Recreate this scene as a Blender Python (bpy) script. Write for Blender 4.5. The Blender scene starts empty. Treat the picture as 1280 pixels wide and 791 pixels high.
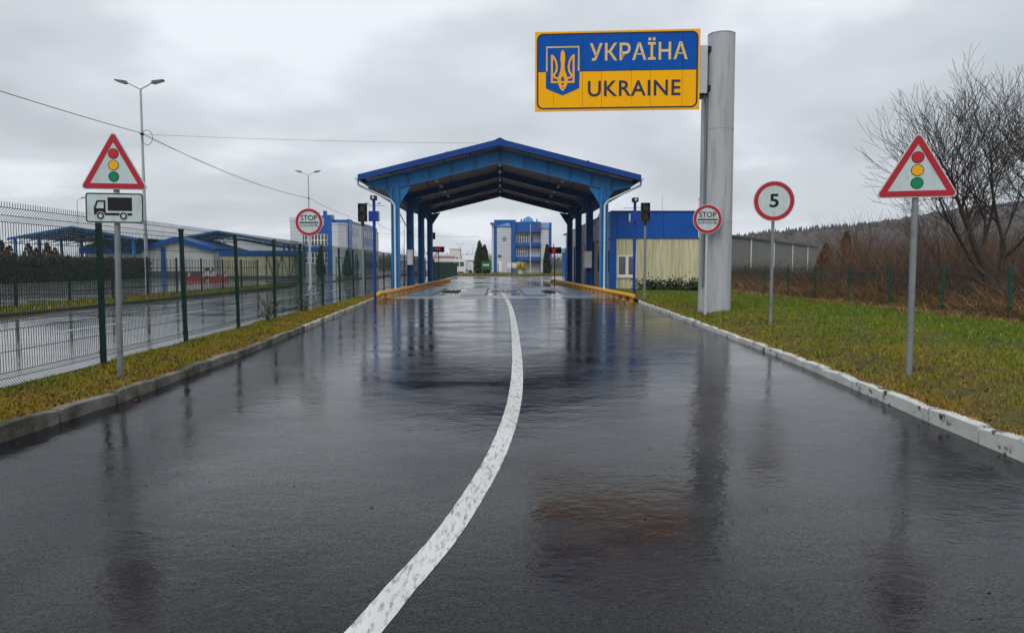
import bpy, math, random
import numpy as np
from mathutils import Vector, Matrix
random.seed(7); rng = np.random.default_rng(7)
S = bpy.context.scene
COL = S.collection
R = math.radians

# ------------------------------------------------------------------ camera, sky, sun, exposure
cam = bpy.data.objects.new('camera', bpy.data.cameras.new('camera')); COL.objects.link(cam)
cam.data.sensor_width = 36.0; cam.data.lens = 36.0 * 924 / 1280
cam.data.clip_start = 0.05; cam.data.clip_end = 6000
cam.location = (0, 0, 1.65)
cam.rotation_euler = (R(90) - math.atan(63.5 / 924), 0, -math.atan(15 / 924))
S.camera = cam

W = bpy.data.worlds.new('World'); S.world = W; W.use_nodes = True
wt = W.node_tree; wt.nodes.clear()
def wn(t, **k):
    n = wt.nodes.new(t)
    for a, b in k.items(): setattr(n, a, b)
    return n
wl = wt.links.new
SKYSEED = 1.1
SUN_EL, SUN_AZ = 48.0, 200.0        # soft overcast light, a little stronger from behind the camera
sky = wn('ShaderNodeTexSky', sky_type='NISHITA', sun_disc=False, sun_elevation=R(SUN_EL), sun_rotation=R(SUN_AZ), dust_density=4.0)
tc = wn('ShaderNodeTexCoord'); sep = wn('ShaderNodeSeparateXYZ'); wl(tc.outputs['Generated'], sep.inputs[0])
zz = wn('ShaderNodeMath', operation='MAXIMUM'); wl(sep.outputs[2], zz.inputs[0]); zz.inputs[1].default_value = 0.0
za = wn('ShaderNodeMath', operation='ADD'); wl(zz.outputs[0], za.inputs[0]); za.inputs[1].default_value = 0.22
dx = wn('ShaderNodeMath', operation='DIVIDE'); wl(sep.outputs[0], dx.inputs[0]); wl(za.outputs[0], dx.inputs[1])
dy = wn('ShaderNodeMath', operation='DIVIDE'); wl(sep.outputs[1], dy.inputs[0]); wl(za.outputs[0], dy.inputs[1])
cb = wn('ShaderNodeCombineXYZ'); wl(dx.outputs[0], cb.inputs[0]); wl(dy.outputs[0], cb.inputs[1]); cb.inputs[2].default_value = SKYSEED
n1 = wn('ShaderNodeTexNoise'); wl(cb.outputs[0], n1.inputs['Vector'])
n1.inputs['Scale'].default_value = 1.0; n1.inputs['Detail'].default_value = 6; n1.inputs['Roughness'].default_value = 0.47; n1.inputs['Distortion'].default_value = 0.1
cr = wn('ShaderNodeValToRGB'); wl(n1.outputs['Fac'], cr.inputs[0])
cr.color_ramp.interpolation = 'EASE'
e = cr.color_ramp.elements
e[0].position = 0.38; e[0].color = (0.57, 0.62, 0.67, 1)
e[1].position = 0.63; e[1].color = (0.93, 0.98, 1.04, 1)
m = e.new(0.49); m.color = (0.68, 0.73, 0.79, 1)
sm = wn('ShaderNodeMix', data_type='RGBA', blend_type='MIX'); sm.inputs[0].default_value = 0.08
skv = wn('ShaderNodeVectorMath', operation='SCALE'); wl(sky.outputs[0], skv.inputs[0]); skv.inputs['Scale'].default_value = 0.10
wl(cr.outputs[0], sm.inputs[6]); wl(skv.outputs[0], sm.inputs[7])
bg = wn('ShaderNodeBackground'); bg.inputs['Strength'].default_value = 1.0
wl(sm.outputs[2], bg.inputs['Color'])
wo = wn('ShaderNodeOutputWorld'); wl(bg.outputs[0], wo.inputs[0])

sl = bpy.data.lights.new('sun', 'SUN'); sl.energy = 1.5; sl.angle = R(50); sl.color = (1.0, 0.97, 0.93)
sun = bpy.data.objects.new('sun', sl); COL.objects.link(sun)
sd = Vector((math.sin(R(SUN_AZ)) * math.cos(R(SUN_EL)), math.cos(R(SUN_AZ)) * math.cos(R(SUN_EL)), math.sin(R(SUN_EL))))
sun.rotation_euler = sd.to_track_quat('Z', 'Y').to_euler(); sun.location = (0, -20, 60)

S.view_settings.view_transform = 'Standard'; S.view_settings.look = 'None'
S.view_settings.exposure = 0.0; S.view_settings.gamma = 1.0; S.view_settings.use_curve_mapping = False
S.cycles.use_denoising = True; S.cycles.max_bounces = 5; S.cycles.transparent_max_bounces = 8
S.cycles.diffuse_bounces = 3; S.cycles.glossy_bounces = 3; S.cycles.volume_bounces = 2; S.cycles.caustics_reflective = False; S.cycles.caustics_refractive = False

# ------------------------------------------------------------------ materials
def mat(name, col, rough=0.5, metal=0.0, var=0.12, vs=3.0, bump=0.0, bs=40.0, col2=None, c2=(0.55, 0.7), c2s=2.0,
        stretch=(1, 1, 1), rvar=0.08, spec=0.22, det=4, attr=None, coat=0.0, alpha=1.0, emis=None, trans=0.0):
    M = bpy.data.materials.new(name); M.use_nodes = True
    t = M.node_tree; N = t.nodes; L = t.links.new; b = N['Principled BSDF']
    tcn = N.new('ShaderNodeTexCoord'); mp = N.new('ShaderNodeMapping'); L(tcn.outputs['Object'], mp.inputs[0]); mp.inputs['Scale'].default_value = stretch
    oi = N.new('ShaderNodeObjectInfo'); ov = N.new('ShaderNodeVectorMath'); ov.operation = 'SCALE'; ov.inputs[0].default_value = (37.0, 53.0, 29.0); L(oi.outputs['Random'], ov.inputs['Scale']); L(ov.outputs[0], mp.inputs['Location'])
    no = N.new('ShaderNodeTexNoise'); L(mp.outputs[0], no.inputs['Vector']); no.inputs['Scale'].default_value = vs; no.inputs['Detail'].default_value = det
    mr = N.new('ShaderNodeMapRange'); L(no.outputs['Fac'], mr.inputs[0]); mr.inputs[1].default_value = 0.25; mr.inputs[2].default_value = 0.75
    mr.inputs[3].default_value = 1 - var; mr.inputs[4].default_value = 1 + var
    if attr:
        at_ = N.new('ShaderNodeAttribute'); at_.attribute_name = attr; src = at_.outputs['Color']
    else:
        rg = N.new('ShaderNodeRGB'); rg.outputs[0].default_value = (*col, 1); src = rg.outputs[0]
    if col2:
        n2 = N.new('ShaderNodeTexNoise'); L(mp.outputs[0], n2.inputs['Vector']); n2.inputs['Scale'].default_value = c2s; n2.inputs['Detail'].default_value = 7; n2.inputs['Roughness'].default_value = 0.62
        m2 = N.new('ShaderNodeMapRange'); L(n2.outputs['Fac'], m2.inputs[0]); m2.inputs[1].default_value = c2[0]; m2.inputs[2].default_value = c2[1]
        mx = N.new('ShaderNodeMix'); mx.data_type = 'RGBA'; L(m2.outputs[0], mx.inputs[0]); L(src, mx.inputs[6]); mx.inputs[7].default_value = (*col2, 1); src = mx.outputs[2]
    vm = N.new('ShaderNodeVectorMath'); vm.operation = 'SCALE'; L(src, vm.inputs[0]); L(mr.outputs[0], vm.inputs['Scale'])
    L(vm.outputs[0], b.inputs['Base Color'])
    r2 = N.new('ShaderNodeMapRange'); L(no.outputs['Fac'], r2.inputs[0]); r2.inputs[1].default_value = 0.25; r2.inputs[2].default_value = 0.75
    r2.inputs[3].default_value = max(0.02, rough - rvar); r2.inputs[4].default_value = min(1, rough + rvar); L(r2.outputs[0], b.inputs['Roughness'])
    b.inputs['Metallic'].default_value = metal; b.inputs['Specular IOR Level'].default_value = spec
    b.inputs['Coat Weight'].default_value = coat
    if emis: b.inputs['Emission Color'].default_value = (*emis[0], 1); b.inputs['Emission Strength'].default_value = emis[1]
    if bump:
        nb = N.new('ShaderNodeTexNoise'); L(mp.outputs[0], nb.inputs['Vector']); nb.inputs['Scale'].default_value = bs; nb.inputs['Detail'].default_value = 3
        bp = N.new('ShaderNodeBump'); bp.inputs['Strength'].default_value = bump; bp.inputs['Distance'].default_value = 0.01; L(nb.outputs['Fac'], bp.inputs['Height']); L(bp.outputs[0], b.inputs['Normal'])
    return M

def wet_mat(name, dry, wetc, r_dry, r_wet, film=(0.42, 0.62), fs=0.35, agg=120.0, agg_d=0.0018, wave=9.0, wave_d=0.0016, spec=0.5, ior=1.36, swell=2.2, swell_d=0.002, grain=0.0):
    """rain-wet paving: a broken water film over an aggregate surface"""
    M = bpy.data.materials.new(name); M.use_nodes = True
    t = M.node_tree; N = t.nodes; L = t.links.new; b = N['Principled BSDF']
    g_ = N.new('ShaderNodeNewGeometry')
    def noise(sc, det=4, ro=0.5, src=None):
        n = N.new('ShaderNodeTexNoise'); L(src or g_.outputs['Position'], n.inputs['Vector']); n.inputs['Scale'].default_value = sc; n.inputs['Detail'].default_value = det; n.inputs['Roughness'].default_value = ro; return n
    def mrange(s, a, c, lo, hi):
        n = N.new('ShaderNodeMapRange'); L(s, n.inputs[0]); n.inputs[1].default_value = a; n.inputs[2].default_value = c; n.inputs[3].default_value = lo; n.inputs[4].default_value = hi; return n.outputs[0]
    fmp = N.new('ShaderNodeMapping'); L(g_.outputs['Position'], fmp.inputs[0]); fmp.inputs['Scale'].default_value = (0.6, 1.0, 1.0)
    f = noise(fs, 8, 0.70, fmp.outputs[0]); film_f = mrange(f.outputs['Fac'], film[0], film[1], 0, 1)
    mx = N.new('ShaderNodeMix'); mx.data_type = 'RGBA'; L(film_f, mx.inputs[0]); mx.inputs[6].default_value = (*dry, 1); mx.inputs[7].default_value = (*wetc, 1)
    ag = noise(agg, 2); c3 = noise(1.3, 5, 0.6)
    a1 = mrange(ag.outputs['Fac'], 0.3, 0.7, 0.35, 1.65); a2 = mrange(c3.outputs['Fac'], 0.3, 0.7, 0.85, 1.15)
    mu = N.new('ShaderNodeMath'); mu.operation = 'MULTIPLY'; L(a1, mu.inputs[0]); L(a2, mu.inputs[1])
    vm = N.new('ShaderNodeVectorMath'); vm.operation = 'SCALE'; L(mx.outputs[2], vm.inputs[0]); L(mu.outputs[0], vm.inputs['Scale']); L(vm.outputs[0], b.inputs['Base Color'])
    L(mrange(film_f, 0, 1, r_dry, r_wet), b.inputs['Roughness'])
    b.inputs['IOR'].default_value = ior; b.inputs['Specular IOR Level'].default_value = spec
    if grain:
        gn = noise(60, 4, 0.75); L(mrange(gn.outputs['Fac'], 0.34, 0.66, spec * (1 - grain), spec * (1 + grain)), b.inputs['Specular IOR Level'])
    wmp = N.new('ShaderNodeMapping'); L(g_.outputs['Position'], wmp.inputs[0]); wmp.inputs['Scale'].default_value = (0.8, 1.0, 1.0)
    wv = noise(wave, 3, 0.5, wmp.outputs[0])
    wv2 = noise(swell, 3, 0.55, wmp.outputs[0]); b0 = N.new('ShaderNodeBump'); b0.inputs['Distance'].default_value = swell_d; L(wv2.outputs['Fac'], b0.inputs['Height'])
    b1 = N.new('ShaderNodeBump'); L(b0.outputs[0], b1.inputs['Normal']); b1.inputs['Distance'].default_value = wave_d; b1.inputs['Strength'].default_value = 1.0; L(wv.outputs['Fac'], b1.inputs['Height'])
    b2 = N.new('ShaderNodeBump'); b2.inputs['Distance'].default_value = agg_d; L(mrange(film_f, 0, 1, 1.0, 0.35), b2.inputs['Strength']); L(ag.outputs['Fac'], b2.inputs['Height']); L(b1.outputs[0], b2.inputs['Normal'])
    L(b2.outputs[0], b.inputs['Normal'])
    return M

M = {}
M['asphalt'] = wet_mat('wet_asphalt', (0.011, 0.0112, 0.0155), (0.007, 0.0072, 0.0105), 0.20, 0.05, film=(0.38, 0.62), fs=0.9, agg=120, agg_d=0.00045, spec=0.34, wave=14, wave_d=0.0020, ior=1.33, swell=3.0, swell_d=0.0052, grain=0.8)
M['asphalt2'] = wet_mat('wet_worn_asphalt', (0.20, 0.20, 0.21), (0.14, 0.14, 0.147), 0.15, 0.04, film=(0.40, 0.60), agg_d=0.0001, wave=7, wave_d=0.0010, swell_d=0.0015)
M['concrete_wet'] = wet_mat('wet_concrete', (0.26, 0.26, 0.255), (0.13, 0.13, 0.132), 0.30, 0.04, film=(0.46, 0.56), fs=0.22, agg=60, agg_d=0.0001, wave=4, wave_d=0.0005, swell_d=0.0006)
M['earth'] = mat('field_earth', (0.06, 0.065, 0.03), 0.9, var=0.3, vs=0.15, col2=(0.10, 0.08, 0.04), c2s=0.05)
M['soil'] = mat('verge_soil', (0.075, 0.066, 0.024), 0.9, var=0.3, vs=2.0, col2=(0.08, 0.10, 0.02), c2s=0.8, bump=0.6, bs=30)
M['grass'] = mat('grass_blades', (0.1, 0.1, 0.03), 0.75, var=0.15, vs=6, attr='tint', spec=0.08)
M['reed'] = mat('dead_reeds', (0.2, 0.12, 0.05), 0.85, var=0.15, vs=6, attr='tint', spec=0.2)
M['bark'] = mat('bark', (0.045, 0.036, 0.03), 0.85, var=0.3, vs=12, bump=0.5, bs=30, col2=(0.07, 0.07, 0.05), c2s=4)
M['twig'] = mat('twig_bark', (0.042, 0.034, 0.03), 0.85, var=0.2, vs=5)
M['kerb'] = mat('kerb_concrete', (0.20, 0.19, 0.165), 0.7, var=0.3, vs=5, col2=(0.07, 0.062, 0.045), c2=(0.42, 0.62), c2s=2.2, bump=0.5, bs=35)
M['kerb_white'] = mat('kerb_whitewash', (0.56, 0.57, 0.54), 0.7, var=0.16, vs=3, col2=(0.07, 0.066, 0.058), c2=(0.56, 0.63), c2s=5.5, bump=0.5, bs=30)
M['kerb_pale'] = mat('kerb_worn_white', (0.46, 0.45, 0.41), 0.7, var=0.2, vs=4, col2=(0.17, 0.16, 0.14), c2=(0.46, 0.6), c2s=2.5, bump=0.5, bs=30)
M['kerb_dark'] = mat('kerb_mossy', (0.09, 0.085, 0.075), 0.75, var=0.3, vs=4, bump=0.5, bs=30)
M['line'] = mat('road_paint', (0.60, 0.61, 0.59), 0.42, var=0.12, vs=3, col2=(0.11, 0.11, 0.11), c2=(0.50, 0.72), c2s=34, stretch=(1, 0.22, 1), bump=0.4, bs=120)
M['white'] = mat('sign_white', (0.52, 0.61, 0.61), 0.35, var=0.05, vs=3, coat=0.2, col2=(0.36, 0.41, 0.39), c2=(0.52, 0.85), c2s=4, stretch=(1.6, 1.6, .6))
M['red'] = mat('sign_red', (0.42, 0.012, 0.028), 0.38, var=0.05, vs=4, coat=0.2)
M['red_lens'] = mat('sign_disc_red', (0.50, 0.02, 0.035), 0.38, var=0.04)
M['amber'] = mat('sign_disc_amber', (0.85, 0.42, 0.012), 0.38, var=0.04)
M['green'] = mat('sign_disc_green', (0.008, 0.22, 0.09), 0.38, var=0.04)
M['black'] = mat('black_print', (0.012, 0.012, 0.014), 0.45, var=0.1)
M['galv'] = mat('galvanised_steel', (0.23, 0.25, 0.26), 0.5, 0.3, var=0.15, vs=9, bump=0.05, col2=(0.15, 0.165, 0.17), c2s=5)
M['galv_light'] = mat('pale_painted_steel', (0.46, 0.49, 0.51), 0.5, 0.0, var=0.08, vs=6)
M['pole_grey'] = mat('grey_pole_paint', (0.42, 0.44, 0.46), 0.38, 0.0, var=0.07, vs=1.6, stretch=(3, 3, 0.3), col2=(0.25, 0.245, 0.23), c2=(0.50, 0.80), c2s=2.2)
M['uk_blue'] = mat('board_blue', (0.0, 0.085, 0.42), 0.5, var=0.07, vs=2, spec=0.1, col2=(0.0, 0.10, 0.36), c2s=3)
M['uk_yellow'] = mat('board_yellow', (1.0, 0.47, 0.0), 0.5, var=0.04, vs=2.5, spec=0.1, col2=(0.88, 0.36, 0.0), c2=(0.55, 0.8), c2s=2.5)
M['uk_cream'] = mat('board_gilt', (0.80, 0.52, 0.13), 0.4, var=0.06, vs=5, col2=(0.78, 0.62, 0.36), c2=(0.5, 0.65), c2s=3)
M['uk_navy'] = mat('board_navy', (0.022, 0.032, 0.09), 0.4, var=0.1)
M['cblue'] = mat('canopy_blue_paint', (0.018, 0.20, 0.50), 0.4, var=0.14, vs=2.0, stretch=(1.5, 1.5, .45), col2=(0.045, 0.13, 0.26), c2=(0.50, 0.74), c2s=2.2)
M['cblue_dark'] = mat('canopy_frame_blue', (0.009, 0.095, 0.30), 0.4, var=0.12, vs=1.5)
M['roofblue'] = mat('roof_trim_blue', (0.004, 0.05, 0.24), 0.35, var=0.08, vs=1.5)
M['ceil'] = mat('ceiling_sheet', (0.31, 0.26, 0.235), 0.6, var=0.15, vs=0.8, col2=(0.13, 0.10, 0.09), c2s=0.7)
M['yellow'] = mat('barrier_yellow', (0.78, 0.37, 0.012), 0.5, var=0.12, vs=6, col2=(0.60, 0.45, 0.26), c2=(0.56, 0.66), c2s=2.4)
M['rust'] = mat('barrier_foot', (0.35, 0.16, 0.02), 0.7, var=0.3, vs=8)
M['wallcream'] = mat('stained_cream_render', (0.63, 0.585, 0.37), 0.75, var=0.14, vs=1.2, stretch=(2.5, 2.5, 0.16), col2=(0.20, 0.185, 0.11), c2=(0.43, 0.80), c2s=2.6, bump=0.15, bs=18)
M['bblue'] = mat('cladding_blue', (0.004, 0.085, 0.38), 0.45, var=0.06, vs=1.0)
M['bdark'] = mat('cladding_joint', (0.006, 0.03, 0.15), 0.5)
M['side_brown'] = mat('side_panel_taupe', (0.34, 0.28, 0.25), 0.5, var=0.1, vs=1)
M['side_grey'] = mat('side_band_grey', (0.20, 0.23, 0.28), 0.4, var=0.1, vs=1)
M['white_frame'] = mat('white_window_frame', (0.78, 0.78, 0.76), 0.4, var=0.04)
M['glass'] = mat('window_glass', (0.05, 0.06, 0.065), 0.08, var=0.15, spec=0.6)
M['curtain'] = mat('grey_window_glass', (0.11, 0.12, 0.125), 0.12, var=0.2, vs=2, spec=0.6)
M['grey_panel'] = mat('office_panel_grey', (0.56, 0.58, 0.61), 0.5, var=0.06, vs=0.6)
M['joint'] = mat('panel_joint', (0.22, 0.23, 0.25), 0.7)
M['oblue'] = mat('office_blue', (0.012, 0.095, 0.34), 0.35, var=0.12, vs=0.7)
M['oblue_l'] = mat('office_pale_blue', (0.16, 0.38, 0.66), 0.35, var=0.15, vs=0.7)
M['fence'] = mat('fence_green_coating', (0.006, 0.030, 0.022), 0.45, var=0.2, vs=5)
M['fence2'] = mat('gate_green_paint', (0.010, 0.075, 0.055), 0.45, var=0.2, vs=5)
M['fence_dark'] = mat('fence_dark_green', (0.010, 0.022, 0.02), 0.5, var=0.2)
M['tl'] = mat('signal_housing', (0.014, 0.014, 0.015), 0.45, var=0.15)
M['lens'] = mat('unlit_lens', (0.05, 0.022, 0.02), 0.2, var=0.2, coat=0.3)
M['lens2'] = mat('unlit_lens_grey', (0.05, 0.045, 0.04), 0.2, var=0.2, coat=0.3)
M['pblue'] = mat('pole_blue_paint', (0.015, 0.05, 0.32), 0.35, var=0.08)
M['shed'] = mat('shed_corrugated_grey', (0.18, 0.178, 0.172), 0.45, 0.0, var=0.06, vs=0.4)
M['roof_dark'] = mat('roof_edge_dark', (0.05, 0.055, 0.065), 0.5)
M['roof_pale'] = mat('roof_sheet_pale', (0.55, 0.58, 0.61), 0.4, var=0.06, vs=0.5)
M['wallwhite'] = mat('render_white', (0.66, 0.66, 0.64), 0.7, var=0.08, vs=0.5, col2=(0.5, 0.5, 0.48), c2s=0.5)
M['plinth'] = mat('plinth_dark', (0.10, 0.105, 0.11), 0.7, var=0.15)
M['thuja'] = mat('thuja_foliage', (0.03, 0.045, 0.02), 0.8, var=0.3, vs=3, attr='tint', spec=0.2)
M['hill'] = mat('hill_woodland_floor', (0.055, 0.045, 0.045), 0.95, var=0.25, vs=0.02)
M['cable'] = mat('cable_black', (0.02, 0.02, 0.022), 0.5)
M['steel_plate'] = mat('wet_steel_plate', (0.11, 0.16, 0.23), 0.3, 0.1, var=0.2, vs=3, rvar=0.08, bump=0.1, bs=20)
M['steel_pale'] = mat('wet_pale_plate', (0.24, 0.26, 0.29), 0.3, 0.1, var=0.2, vs=3, rvar=0.08)
M['led'] = mat('led_red', (0.2, 0.0, 0.01), 0.4, emis=((1.0, 0.03, 0.08), 0.55))
M['car_white'] = mat('white_vehicle_paint', (0.72, 0.74, 0.75), 0.25, var=0.03, coat=0.5)
M['tyre'] = mat('tyre_rubber', (0.02, 0.02, 0.021), 0.8)
M['lampgrey'] = mat('lamp_post_grey', (0.40, 0.42, 0.44), 0.5, 0.2, var=0.08)
M['lamphead'] = mat('lamp_head', (0.12, 0.125, 0.13), 0.4, 0.2)
M['greenboard'] = mat('green_board', (0.015, 0.13, 0.04), 0.5)
M['flower'] = mat('yellow_flowers', (0.75, 0.5, 0.04), 0.7, var=0.3, vs=20)
M['roof_red'] = mat('house_roof', (0.22, 0.12, 0.10), 0.7, var=0.2)
M['pipe_white'] = mat('downpipe', (0.58, 0.63, 0.66), 0.4, var=0.06)
M['fixture'] = mat('light_fixture', (0.62, 0.62, 0.60), 0.4, var=0.05)

# ------------------------------------------------------------------ helpers
def T(o, label=None, cat=None, group=None, kind=None):
    if label: o['label'] = label
    if cat: o['category'] = cat
    if group: o['group'] = group
    if kind: o['kind'] = kind
    return o
def thing(name, label, cat, loc=(0, 0, 0), rz=0.0, group=None):
    o = bpy.data.objects.new(name, None); COL.objects.link(o); o.location = loc; o.rotation_euler = (0, 0, R(rz)); o.empty_display_size = 0.3
    return T(o, label, cat, group)
def link(name, me, parent=None):
    o = bpy.data.objects.new(name, me); COL.objects.link(o)
    if parent: o.parent = parent
    return o
class MB:
    def __init__(s): s.v = []; s.f = []; s.mi = []; s.cur = 0
    def add(s, vs, fs):
        b = len(s.v); s.v += [tuple(p) for p in vs]; s.f += [tuple(i + b for i in f) for f in fs]; s.mi += [s.cur] * len(fs); return s
    def box(s, x0, x1, y0, y1, z0, z1):
        return s.add([(x0, y0, z0), (x1, y0, z0), (x1, y1, z0), (x0, y1, z0), (x0, y0, z1), (x1, y0, z1), (x1, y1, z1), (x0, y1, z1)],
                     [(0, 3, 2, 1), (4, 5, 6, 7), (0, 1, 5, 4), (1, 2, 6, 5), (2, 3, 7, 6), (3, 0, 4, 7)])
    def cbox(s, x, y, z, w, d, h): return s.box(x - w / 2, x + w / 2, y - d / 2, y + d / 2, z - h / 2, z + h / 2)
    def tube(s, p0, p1, r0, r1=None, n=8, cap=True):
        r1 = r0 if r1 is None else r1
        p0 = Vector(p0); p1 = Vector(p1); d = (p1 - p0)
        if d.length < 1e-6: return s
        d.normalize(); a = d.cross(Vector((0, 0, 1)) if abs(d.z) < 0.95 else Vector((1, 0, 0))).normalized(); b = d.cross(a)
        vs = []
        for p, r in ((p0, r0), (p1, r1)):
            for k in range(n):
                t = 2 * math.pi * (k + 0.5) / n; vs.append(p + a * (math.cos(t) * r) + b * (math.sin(t) * r))
        fs = [(k, (k + 1) % n, n + (k + 1) % n, n + k) for k in range(n)]
        if cap: fs += [tuple(range(n))[::-1], tuple(range(n, 2 * n))]
        return s.add(vs, fs)
    def path(s, pts, r, n=6):
        for a, b in zip(pts[:-1], pts[1:]): s.tube(a, b, r, r, n)
        return s
    def extr(s, poly, y0, y1):       # polygon in XZ, extruded along Y (front at y0)
        n = len(poly); vs = [(x, y0, z) for x, z in poly] + [(x, y1, z) for x, z in poly]
        return s.add(vs, [tuple(range(n)), tuple(range(2 * n - 1, n - 1, -1))] + [((k + 1) % n, k, n + k, n + (k + 1) % n) for k in range(n)])
    def extx(s, poly, x0, x1):       # polygon in YZ, extruded along X
        n = len(poly); vs = [(x0, y, z) for y, z in poly] + [(x1, y, z) for y, z in poly]
        return s.add(vs, [tuple(range(n)), tuple(range(2 * n - 1, n - 1, -1))] + [((k + 1) % n, k, n + k, n + (k + 1) % n) for k in range(n)])
    def extz(s, poly, z0, z1):
        n = len(poly); vs = [(x, y, z0) for x, y in poly] + [(x, y, z1) for x, y in poly]
        return s.add(vs, [tuple(range(n))[::-1], tuple(range(n, 2 * n))] + [(k, (k + 1) % n, n + (k + 1) % n, n + k) for k in range(n)])
    def ring(s, A, B, y0, y1):       # A outer, B inner loops (same length) in XZ
        n = len(A); vs = [(x, y0, z) for x, z in A] + [(x, y0, z) for x, z in B] + [(x, y1, z) for x, z in A] + [(x, y1, z) for x, z in B]
        fs = []
        for k in range(n):
            j = (k + 1) % n
            fs += [(k, j, n + j, n + k), (2 * n + j, 2 * n + k, 3 * n + k, 3 * n + j), (j, k, 2 * n + k, 2 * n + j), (n + k, n + j, 3 * n + j, 3 * n + k)]
        return s.add(vs, fs)
    def mesh(s, name, mats, smooth=False):
        me = bpy.data.meshes.new(name); me.from_pydata(s.v, [], s.f)
        for m_ in (mats if isinstance(mats, (list, tuple)) else [mats]): me.materials.append(M[m_])
        if isinstance(mats, (list, tuple)): me.polygons.foreach_set('material_index', s.mi)
        import bmesh
        bm = bmesh.new(); bm.from_mesh(me); bmesh.ops.recalc_face_normals(bm, faces=bm.faces); bm.to_mesh(me); bm.free()
        if smooth:
            me.polygons.foreach_set('use_smooth', [True] * len(me.polygons))
            me.set_sharp_from_angle(angle=R(40))
        me.update(); return me
    def build(s, name, mats, parent=None, smooth=False, loc=None, rz=0):
        o = link(name, s.mesh(name, mats, smooth), parent)
        if loc is not None: o.location = loc
        if rz: o.rotation_euler = (0, 0, R(rz))
        return o
def box(name, m_, parent, *a): return MB().box(*a).build(name, m_, parent)

def np_mesh(name, V, F, mat_, tint=None):
    """V (n,3), F (m,3 or 4) arrays -> mesh; tint per-vertex rgb"""
    me = bpy.data.meshes.new(name); k = F.shape[1]
    me.vertices.add(len(V)); me.vertices.foreach_set('co', V.astype(np.float32).ravel())
    me.loops.add(F.size); me.loops.foreach_set('vertex_index', F.astype(np.int32).ravel())
    me.polygons.add(len(F)); me.polygons.foreach_set('loop_start', np.arange(0, F.size, k, dtype=np.int32)); me.polygons.foreach_set('loop_total', np.full(len(F), k, dtype=np.int32))
    me.update(calc_edges=True)
    if tint is not None:
        ca = me.color_attributes.new('tint', 'FLOAT_COLOR', 'POINT')
        ca.data.foreach_set('color', np.concatenate([tint, np.ones((len(tint), 1))], 1).astype(np.float32).ravel())
    me.materials.append(M[mat_]); return me
def blades(P, H, Wd, lean, tint, tipf=0.1, curve=0.5):
    """bent grass blades: P (n,3) bases, H heights, Wd widths, lean (n,2) tip offsets as a fraction of H"""
    n = len(P); a = rng.uniform(0, 2 * np.pi, n); side = np.stack([np.cos(a), np.sin(a), np.zeros(n)], 1) * (Wd / 2)[:, None]
    off = np.concatenate([lean * H[:, None], np.zeros((n, 1))], 1); up = np.zeros((n, 3)); up[:, 2] = H
    mid = P + up * 0.55 + off * 0.55 * curve; tip = P + up * np.sqrt(np.clip(1 - 0.25 * (lean ** 2).sum(1), 0.2, 1))[:, None] + off
    V = np.stack([P - side, P + side, mid + side * 0.75, mid - side * 0.75, tip + side * tipf, tip - side * tipf], 1).reshape(-1, 3)
    b = np.arange(n)[:, None] * 6
    F = np.concatenate([b + np.array([[0, 1, 2, 3]]), b + np.array([[3, 2, 4, 5]])], 0)
    return V, F, np.repeat(tint, 6, 0)
def sn(x, y, s=1.0, k=0.0):          # cheap smooth value field for colour patches
    x = np.asarray(x) * s; y = np.asarray(y) * s
    return (np.sin(1.3 * x + 2.1 * y + k) + np.sin(-2.3 * x + 1.1 * y + 1.7 + k * 2) + np.sin(3.7 * x + 0.6 * y + 4.1) * 0.6 + np.sin(1.9 * x - 4.3 * y + 0.3 * k) * 0.6) / 3.2

def text_mesh(body, w, h, bold=0.0, spacing=1.0):
    """flat lettering fitted to a w x h box, lower-left at 0; returns verts (x,z), faces"""
    cu = bpy.data.curves.new('lettering', 'FONT'); cu.body = body; cu.offset = bold; cu.space_character = spacing; cu.resolution_u = 4
    ob = bpy.data.objects.new('lettering', cu); COL.objects.link(ob)
    dg = bpy.context.evaluated_depsgraph_get(); me = ob.evaluated_get(dg).to_mesh()
    vs = [v.co.copy() for v in me.vertices]; fs = [tuple(p.vertices) for p in me.polygons]
    ob.evaluated_get(dg).to_mesh_clear(); bpy.data.objects.remove(ob); bpy.data.curves.remove(cu)
    x0 = min(v.x for v in vs); x1 = max(v.x for v in vs); y0 = min(v.y for v in vs); y1 = max(v.y for v in vs)
    return [((v.x - x0) / (x1 - x0) * w, (v.y - y0) / (y1 - y0) * h) for v in vs], fs
def lettering(name, body, x, z, w, h, y, m_, parent, bold=0.0, spacing=1.0):
    vs, fs = text_mesh(body, w, h, bold, spacing)
    me = bpy.data.meshes.new(name); me.from_pydata([(x + a, y, z + b) for a, b in vs], [], fs); me.materials.append(M[m_]); return link(name, me, parent)
def circle(cx, cz, r, n=40): return [(cx + r * math.cos(2 * math.pi * k / n), cz + r * math.sin(2 * math.pi * k / n)) for k in range(n)]
def rounded(poly, r, seg=5):
    out = []; n = len(poly)
    for i in range(n):
        p = Vector(poly[i]); a = (Vector(poly[i - 1]) - p).normalized(); b = (Vector(poly[(i + 1) % n]) - p).normalized()
        ang = a.angle(b); d = r / math.tan(ang / 2); c = p + (a + b).normalized() * (r / math.sin(ang / 2))
        s0 = p + a * d - c; s1 = p + b * d - c; t0 = math.atan2(s0.y, s0.x); t1 = math.atan2(s1.y, s1.x); dt = (t1 - t0 + math.pi) % (2 * math.pi) - math.pi
        for k in range(seg + 1):
            t = t0 + dt * k / seg; out.append((c.x + r * math.cos(t), c.y + r * math.sin(t)))
    return out

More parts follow.
